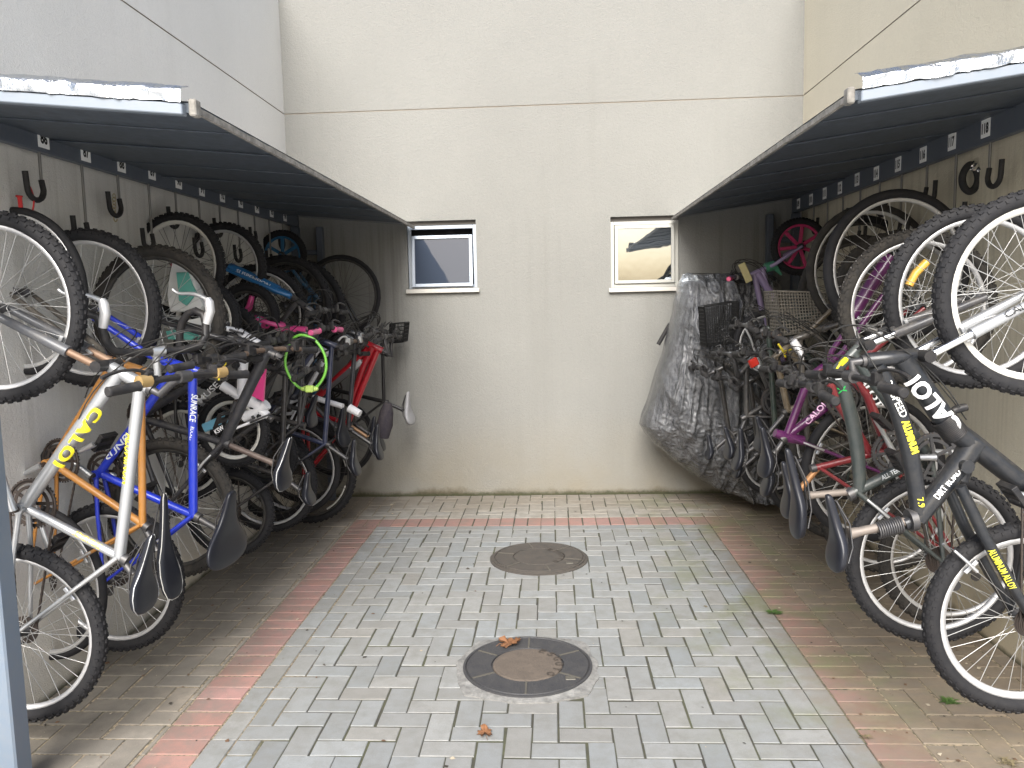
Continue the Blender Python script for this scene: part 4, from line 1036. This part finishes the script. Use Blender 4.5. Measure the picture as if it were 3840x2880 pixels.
for k in range(14):
    cc = b['pt']((3534+3.9*k, 1566+4.9*k)); m.lathe([(.0405, -.003), (.042, 0), (.0405, .003), (.038, .003), (.038, -.003)], cc, d_.cross(Vector((0, 1, 0))).normalized(), Vector((0, 1, 0)), d_, 28, 0, True)
cw = m.build('cable_lock_wrap', M_BLK, b['root'], b['o'])
m = MB(); m.tube([b['pt']((3560, 1548)), b['pt']((3588, 1534)), b['pt']((3624, 1526))], [.010, .014, .013], 10); m.build('lever', M_BLK, b['root'], b['o'])
GGR = simple("grey_green_paint", (.030, .040, .040), .38, 0, .25, .25)
b = bike('R', 2.93, (3661, 1115), (3506, 2090), .332, .02, 'dark grey green bicycle with a green X mark, second on the right',
         BB=(3480, 1705), SCl=(3210, 1842), HT=(3120, 1405), HB=(3212, 1312), stf=.22, SAD=((2955, 1680), (2998, 2016)), saddle_w=.14, col=GGR, forkc=(.04, .04, .045), stan=M_CHR, rim=M_RIMS, lod=1, t=.026, skip=('top',),
         extra=[([(3150, 1412), (3190, 1540), (3228, 1690), (3222, 1842)], [.024, .026, .026, .022], GGR, 1)], rD=.021, rS=.02, barw=.60, barC=(3050, 1450), crank_a=95, seatpost=simple("dusty_post", (.20, .17, .15), .5, .4, 0, .4), stay=.010)
decal(b, 'ALL TERRAIN', (3300, 1797), (3405, 1742), .021, .017, (.6, .62, .62), shear=.2)
pa, pb = b['pt']((3150, 1425)), b['pt']((3152, 1448)); lettering('X', b['pt']((3152, 1445)), b['pt']((3160, 1468)), .025, .030, decal_mat((.02, .42, .08)), b['frame'], b['o'], bold=.02)
lettering('I', b['pt']((3146, 1405)), b['pt']((3149, 1418)), .025, .032, decal_mat((.75, .76, .76)), b['frame'], b['o'], bold=.02)
MAR = simple("maroon_paint", (.17, .008, .014), .32, 0, .4, .2)
b = bike('R', 3.32, (3440, 1155), (3570, 2085), .322, .02, 'maroon bicycle with twin low tubes, between the grey green and purple bicycles',
         BB=(3330, 1688), SCl=(3070, 1752), HT=(3080, 1402), HB=(3165, 1375), SAD=((2940, 1730), (2958, 1940)), col=MAR, rR=.31, rim=M_RIMS, rim2=M_RIMS, lod=1, t=.025, skip=('top', 'down'), tyre=M_RUBD,
         extra=[([(3100, 1408), (3150, 1521), (3265, 1704)], .0195, MAR), ([(3180, 1400), (3252, 1480), (3330, 1688)], .0195, MAR)], barw=.50, barC=(3020, 1425), crank_a=20, barrise=.0, seatpost=M_RUST)
decal(b, 'ALOT', (3230, 1410), (3300, 1520), .0205, .03, (.78, .78, .76), bold=.03)
PUR = simple("purple_paint", (.080, .006, .072), .32, 0, .5, .12)
b = bike('R', 3.73, (3365, 1000), (3275, 1760), .355, .12, 'purple bicycle with pink CALOI letters and a tall front wheel',
         BB=(3150, 1490), SCl=(2950, 1635), HT=(3020, 1425), HB=(3090, 1375), SAD=((2860, 1600), (2870, 1790)), col=PUR, rim=M_RIMS, lod=1, t=.023, knob=False, rS=.020, rT=.019, barw=.50, barC=(2960, 1385), crank_a=40,
         fextra=[([(3192, 1188), (3262, 1075), (3337, 962)], .030, PUR)], extra=[([(2906, 1623), (2955, 1640), (3012, 1652)], [.020, .026, .022], PUR)], stay=.010)
decal(b, 'CALOI', (3020, 1590), (3088, 1518), .0208, .028, (.75, .45, .65), bold=.02)
M_WOV = simple("dusty_wire", (.17, .155, .13), .7, .2, 0, .4)
b = bike('R', 4.3, (3262, 1010), (3190, 1640), .35, .10, 'old brown bicycle with a wire front basket on the right row', col=(.10, .075, .045), rim=M_RIMS, tyre=M_RUBD, lod=0, t=.022, HT=(2900, 1345), HB=(2965, 1290), BB=(3070, 1480), SCl=(2955, 1540), SAD=((2840, 1560), (2850, 1690)), rT=.018, barw=.60, barC=(2865, 1330), knob=False, barrise=.06, dust=.6)
basket(b, [(2915, 1092), (3100, 1097), (3115, 1232), (2932, 1258)], .26, M_WOV, 17, 13, wr=.0028)
b = bike('R', 4.75, (3230, 1020), (3060, 1560), .335, .08, 'black bicycle with a silver bar end in front of the plastic sheet', col=(.03, .03, .032), rim=M_RIMB, lod=0, HT=(2790, 1385), HB=(2840, 1325), SAD=((2720, 1600), (2735, 1720)), barw=.62, barC=(2745, 1330), knob=False, barrise=.02, BB=(2900, 1500), SCl=(2800, 1560),
         cables=5)
m = MB(); m.tube([b['pt']((2795, 1230)), b['pt']((2815, 1270)), b['pt']((2840, 1345))], .007, 8); m.tube([b['pt']((2838, 1338)), b['pt']((2850, 1378))], .026, 10); m.build('lock_rod', M_ALU, b['root'], b['o'])
m = MB(); p = b['pt']((2800, 1352)); m.boxa(p+Vector((0, -.16, 0)), (.024, 0, .012), (0, .015, 0), (-.01, 0, .022), 0, .006); m.build('tail_lamp', simple("red_lamp_plastic", (.62, .03, .015), .3, 0, .3), b['root'], b['o'])
LAV = (.28, .22, .37)
b = bike('R', 5.65, (2998, 925), (2935, 1380), .20, .05, 'lavender child bicycle with pink grips and a green fork crown, pink wheels', col=LAV, forkc=LAV, rim=simple("pink_plastic_wheel", (.40, .015, .10), .45, 0, .1, .2), mag=7, lod=0, t=.024, HT=(2818, 1030), HB=(2868, 1008), BB=(2905, 1195), SCl=(2870, 1220), SAD=((2800, 1230), (2805, 1300)), rD=.024, rT=.02,
         grip=paint((.62, .05, .16), .05), barw=.44, barC=(2760, 1040), bary=.35, dust=.15, barm=paint(LAV, .1), fextra=[([(2870, 1005), (2905, 995)], .034, simple("green_plastic", (.06, .24, .15), .45, 0, .1, .1)), ([(2905, 1000), (2930, 1030)], [.022, .008], simple("green_plastic", (.06, .24, .15), .45, 0, .1, .1))], extra=[([(2840, 1025), (2903, 1116)], .028, paint(LAV, .1))], cables=4)
m = MB(); pts = [b['pt']((2770, 990))+Vector((0, -.08, 0)), b['pt']((2800, 1058))+Vector((0, -.08, 0))]; d_ = (pts[1]-pts[0]); m.boxa((pts[0]+pts[1])/2, d_/2, (.022, 0, .01), (0, .012, 0), 0, .005)
m.build('bell_plate', simple("cream_plastic", (.55, .48, .24), .5, dust=.2), b['root'], b['o'])

# ---------------- plainer bicycles deeper in the two rows
def V_(x, z, y): return Vector((x, y, z))
def deep(side, Y, xf, zf, xr, zr, R, label, **kw):
    return bike(side, Y, V_(xf, zf, Y), V_(xr, zr, Y), R, 0, label, **kw)
deep('L', 4.74, -1.80, 1.56, -1.80, .50, .31, 'dark blue bicycle between the azure forked and the white bicycles', col=(.015, .025, .07), rim=M_RIMS, lod=0, t=.024, barw=.60, cables=6, lev=M_ALU, barm=simple('brown_bar', (.13, .085, .06), .5, .4, 0, .4))
deep('L', 4.14, -1.80, 1.40, -1.80, .48, .25, 'small black bicycle behind the MUSE lettered one', col=(.018, .018, .022), rim=M_RIMB, lod=0, t=.024, barw=.56, cables=6)
deep('L', 5.20, -1.80, 1.62, -1.80, .50, .335, 'dark bicycle with a rack, between the white and the red bicycles', col=(.022, .025, .035), rim=M_RIMS, lod=0, t=.022, barw=.60, cables=6, knob=False, extra=[])
deep('L', 5.68, -1.90, 1.60, -1.88, .46, .33, 'black bicycle behind the red mountain bicycle', col=(.02, .02, .022), rim=M_RIMB, lod=0, t=.02, barw=.58, cables=5, knob=False)
deep('R', 4.02, 1.74, 1.58, 1.70, .50, .335, 'dusty black bicycle behind the purple one, rusty chainring', col=(.035, .032, .03), rim=M_RIMS, lod=0, t=.023, barw=.50, cables=6, tyre=M_RUBD, dust=.5, barm=simple('brown_bar', (.13, .085, .06), .5, .4, 0, .4))
deep('R', 4.50, 1.72, 1.60, 1.66, .52, .335, 'dark green bicycle deep in the right row beside the basket', col=(.02, .035, .03), rim=M_RIMB, lod=0, t=.023, barw=.60, cables=6, tyre=M_RUBD, knob=False, barm=M_STEEL)
deep('R', 5.0, 1.58, 1.22, 1.60, .42, .235, 'black bicycle whose handlebar stands before the plastic sheet', col=(.018, .018, .02), rim=M_RIMB, lod=0, t=.022, barw=.66, cables=7, knob=False, lev=M_STEEL, barrise=.05)
db = deep('R', 5.34, 1.46, 1.28, 1.50, .48, .24, 'black bicycle standing closest to the plastic sheet', col=(.02, .02, .022), rim=M_RIMS, lod=0, t=.022, barw=.60, cables=7, knob=False)
basket(db, [(2640, 1150), (2770, 1130), (2768, 1285), (2650, 1300)], .20, simple('black_wire', (.015, .015, .015), .5), 15, 11, wr=.0026)
# ---------------- yellow reflector in the second right-hand front wheel, plastic sheet, locks, child seat, cords
def find(lbl):
    return [o for o in bpy.data.objects if o.get('label') == lbl][0]
rt = find('dark grey green bicycle with a green X mark, second on the right')
m = MB(); m.tube([P(3408, 1070, 3.02, 0), P(3432, 1025, 3.02, 0), P(3474, 982, 3.02, 0)], .016, 6); m.build('reflector', simple("amber_reflector", (.72, .42, .07), .35, 0, .3), rt, rt.location)
lb = find('worn black bicycle with a brown seat post and thick top tube, behind the blue one')
m = MB(); m.tube(bez([P(795, 1345, 3.3), P(795, 1375, 3.25), P(812, 1392, 3.22), P(826, 1405, 3.22), P(820, 1425, 3.22)], 12), .0045, 6)
m.tube(bez([P(812, 1390, 3.22), P(838, 1385, 3.25), P(848, 1362, 3.3)], 8), .003, 6); m.build('cable_sleeve', simple("yellow_plastic", (.75, .60, .02), .4), lb, lb.location)
m = MB(); m.tube(bez([P(3166, 1350, 2.85), P(3140, 1372, 2.82), P(3128, 1405, 2.84)], 8), .004, 6); m.boxa(P(3163, 1356, 2.85), (.012, 0, .012), (0, .008, 0), (-.006, 0, .006), 0, .003)
m.build('cable_sleeve', simple("yellow_plastic", (.75, .60, .02), .4), rt, rt.location)
lr = find('old brown bicycle with a wire front basket on the right row')
m = MB(); m.tube(bez([P(2918, 1290, 4.15), P(2940, 1318, 4.12), P(2945, 1338, 4.15)], 8), .006, 6); m.tube(bez([P(2965, 1312, 4.15), P(2945, 1318, 4.12)], 4), .006, 6); m.build('cable_sleeve', simple("yellow_plastic", (.75, .60, .02), .4), lr, lr.location)
m = MB(); a_ = P(2985, 1295, 3.6); m.boxa(a_, (.014, 0, -.02), (0, .014, 0), (.012, 0, .012), 0, .004); m.tube([a_, P(3002, 1320, 3.58), P(3010, 1350, 3.58)], [.012, .014, .007], 8)
lp = find('purple bicycle with pink CALOI letters and a tall front wheel'); m.build('brake_lever', M_RIMS, lp, lp.location)

def ring_lock(Y, pts, body, label, mat, bmat, r=.0075):
    q = [P(p[0], p[1], Y) for p in pts]; c = sum(q, Vector())/len(q); root = empty('cable_lock', c); tag(root, label, 'bike lock')
    m = MB(); n = len(q); dense = []
    for i in range(n):                                    # Catmull-Rom round the ring
        p0, p1, p2, p3 = q[i-1], q[i], q[(i+1) % n], q[(i+2) % n]
        for k in range(6):
            t_ = k/6; dense.append(.5*((2*p1)+(p2-p0)*t_+(2*p0-5*p1+4*p2-p3)*t_*t_+(3*p1-p0-3*p2+p3)*t_**3))
    m.tube(dense, r, 8, 0, False, True); m.build('cable', mat, root, c)
    m = MB(); b0, b1 = P(body[0][0], body[0][1], Y-.004), P(body[1][0], body[1][1], Y-.004); d = (b1-b0); m.boxa((b0+b1)/2, d/2, (0, .016, 0), d.cross(Vector((0, 1, 0))).normalized()*.018, 0, .005)
    m.tube([b0-d*.55, b0-d*.1], [r*1.2, .014], 8); m.tube([b1+d*.1, b1+d*.55], [.014, r*1.2], 8); m.build('lock_body', bmat, root, c)
    return root
LIME = simple("lime_sheath", (.15, .44, .05), .35, 0, .4)
ring_lock(4.0, [(1132, 1256), (1180, 1275), (1215, 1325), (1223, 1380), (1208, 1425), (1180, 1456), (1150, 1463), (1118, 1450), (1088, 1415), (1070, 1365), (1078, 1310), (1100, 1270)], ((1146, 1458), (1176, 1458)), 'lime green cable lock ring hanging left of the red bicycle', LIME, simple("lime_lock_body", (.45, .62, .14), .4, dust=.2))
yk = 3.57
ring_lock(3.57+.286*1-.05, [(3640, 618), (3662, 640), (3668, 675), (3656, 705), (3635, 718), (3615, 702), (3608, 670), (3618, 638)], ((3648, 622), (3662, 632)), 'black cable lock ring hung on an empty hook at right', M_GRIP, M_CHR, .017)
# red cord and snap hook on two empty hooks at left
m = MB(); hx = P(100, 700, 3.06)
for k in range(4): m.tube(bez([P(66+k*4, 735, 3.02), P(75+k*3, 770, 3.02), P(76+k*4, 850, 3.04)], 8), .0035, 5)
m.tube(bez([P(112, 700, 3.06), P(128, 735, 3.04), P(140, 770, 3.06), P(100, 842, 3.04)], 8), .0035, 5)
m.tube([P(60, 735, 3.02), P(84, 737, 3.02)], .004, 5); m.tube([P(72, 850, 3.04), P(100, 842, 3.04)], .0035, 5)
tag(m.build('cord', simple("red_cord", (.45, .02, .02), .7)), 'red cord looped over an empty black hook at left', 'cord')
m = MB(); y_ = 3.66
for k in range(6):
    c = P(428, 735+13*k, y_); m.tube([c+Vector((.007*math.cos(a)*(1 if k % 2 else .3), .007*math.cos(a)*(.3 if k % 2 else 1), .011*math.sin(a))) for a in [2*math.pi*i/10 for i in range(10)]], .0022, 5, 0, False, True)
m.tube(bez([P(428, 810, y_), P(424, 828, y_), P(436, 840, y_), P(440, 822, y_)], 8), .003, 5)
tag(m.build('chain', simple("brassy_chain", (.40, .34, .20), .4, .7)), 'short brassy chain with a snap hook on an empty hook at left', 'chain')

# child seat, white with turquoise pads, seen through the black bicycle's front wheel
def prism(m, pts, Y, th, mat, bulge=0.0):
    q = [P(p[0], p[1], Y) for p in pts]; n = len(q); d = Vector((0, th, 0)); c = sum(q, Vector())/n
    ins = [p.lerp(c, .06)-d*.35 for p in q]
    vs = q+[p+d for p in q]+ins
    m.add(vs, [(i, (i+1) % n, n+(i+1) % n, n+i) for i in range(n)]+[tuple(range(n, 2*n))]+[(2*n+i, 2*n+(i+1) % n, (i+1) % n, i) for i in range(n)]+[tuple(range(2*n, 3*n))], mat, False)
ctr = P(700, 1130, 3.72); root = empty('child_seat', ctr); tag(root, 'white child seat with turquoise pads behind the worn black bicycle', 'child seat')
WPL = simple("white_plastic", (.66, .66, .64), .4, 0, .2, .2); TQ = simple("turquoise_pad", (.10, .40, .33), .6, dust=.3)
m = MB(); prism(m, [(652, 968), (672, 955), (694, 968), (716, 1018), (742, 1085), (770, 1150), (750, 1170), (640, 1170), (630, 1110), (638, 1035)], 3.74, .04, 0); m.build('seat_back', WPL, root, ctr)
m = MB(); prism(m, [(662, 1022), (704, 1020), (722, 1068), (738, 1098), (700, 1148), (672, 1128), (668, 1080)], 3.72, .02, 0); m.build('back_pad', TQ, root, ctr)
m = MB(); prism(m, [(634, 1188), (700, 1204), (780, 1185), (786, 1262), (740, 1262), (712, 1222), (650, 1235)], 3.70, .12, 0); m.build('seat_base', WPL, root, ctr)
m = MB(); prism(m, [(632, 1240), (712, 1228), (748, 1258), (735, 1275), (640, 1272)], 3.66, .10, 0); m.build('seat_pad', TQ, root, ctr)

# crumpled black plastic sheet over something against the end wall
def sheet():
    rows = [(1026, 2580, 2860), (1036, 2556, 2890), (1058, 2546, 2915), (1120, 2533, 2925), (1200, 2516, 2930), (1270, 2498, 2935), (1340, 2480, 2940), (1420, 2452, 2950), (1500, 2425, 2960), (1560, 2405, 2965), (1590, 2399, 2970), (1615, 2412, 2972), (1650, 2440, 2972), (1700, 2495, 2970), (1750, 2560, 2965), (1800, 2640, 2950), (1835, 2700, 2935), (1852, 2760, 2910)]
    Yc = 5.98; nu = 300; dense = []
    for i in range(len(rows)-1):
        for k in range(14):
            t_ = k/14; dense.append([a+(b2-a)*t_ for a, b2 in zip(rows[i], rows[i+1])])
    dense.append(list(rows[-1])); vs = []
    for ri, (py, xl, xr) in enumerate(dense):
        f = ri/(len(dense)-1); A, B_ = P(xl, py, Yc), P(xr, py, Yc); cx = (A.x+B_.x)/2; hw = (B_.x-A.x)/2; z = (A.z+B_.z)/2
        dep = .40*(.55+.45*math.sin(math.pi*min(1, f*1.1)))*min(1, .25+f*6)
        for k in range(nu):
            a = 2*math.pi*k/nu; ca, sa = math.cos(a), math.sin(a)
            x = cx-hw*ca; y = Yc-dep*max(0, sa)**.7+.22*max(0, -sa)**.6
            zz = z + (A.z-z)*(ca*.5+.5) + (B_.z-z)*(.5-ca*.5)
            def rg(a_, b_, c_): return 1-abs(noise.noise((a_, b_, c_)))*2
            fold = noise.noise((x*5+zz*1.2, zz*1.3, 3.1))*.07+max(0, rg(x*9+zz*1.8+.6*noise.noise((x*4, zz*4, 5)), zz*1.1, 9.4))**2*.055+max(0, rg(x*17-zz*3, zz*2.4, 1.2))**2*.030+max(0, rg(x*24+zz*16, zz*20-x*12, 4.2))**2*.012+noise.noise((x*45, zz*45, 2))*.004
            w = max(0, sa)**.5*min(1, f*8+.2)
            vs.append((x+.012*noise.noise((x*9, zz*9, 7)), y-fold*w, max(.012, zz+.02*noise.noise((x*10, y*10, zz*4)))))
    n = len(dense); fs = []
    for i in range(n-1):
        for k in range(nu): fs.append((i*nu+k, i*nu+(k+1) % nu, (i+1)*nu+(k+1) % nu, (i+1)*nu+k))
    fs.append(tuple(range(nu)))
    m = MB(); m.add(vs, fs, 0, True)
    mt, t, b = nt("black_plastic_sheet"); b.inputs['Base Color'].default_value = (.055, .057, .062, 1); b.inputs['Roughness'].default_value = .27; b.inputs['Metallic'].default_value = .5; b.inputs['Specular IOR Level'].default_value = .9; b.inputs['Coat Weight'].default_value = .5; b.inputs['Coat Roughness'].default_value = .15
    pos = t.nodes.new('ShaderNodeNewGeometry').outputs['Position']
    h = math_(t, 'ADD', noise_(t, 1.0, 5, .7, pos, (26, 26, 7)), math_(t, 'MULTIPLY', noise_(t, 55, 5, .75, pos), .55))
    c = mixc(t, ramp(t, noise_(t, 9, 5, .7, pos), .4, .7, 0, .5), (.095, .098, .105), (.27, .27, .275)); t.links.new(c, b.inputs['Base Color'])
    bump(t, b, h, .9, .02)
    o_ = P(2700, 1852, Yc); root = empty('plastic_cover', (o_.x, Yc, 0)); tag(root, 'crumpled black plastic sheet over a covered bicycle by the end wall', 'plastic sheet')
    m.build('sheet', mt, root, root.location)
    m = MB(); m.tube([P(2468, 1292, 6.05), P(2512, 1215, 6.05)], .016, 10); m.tube([P(2512, 1215, 6.05), P(2560, 1130, 6.05)], .011, 8); m.build('handlebar_end', M_GRIP, root, root.location)
sheet()
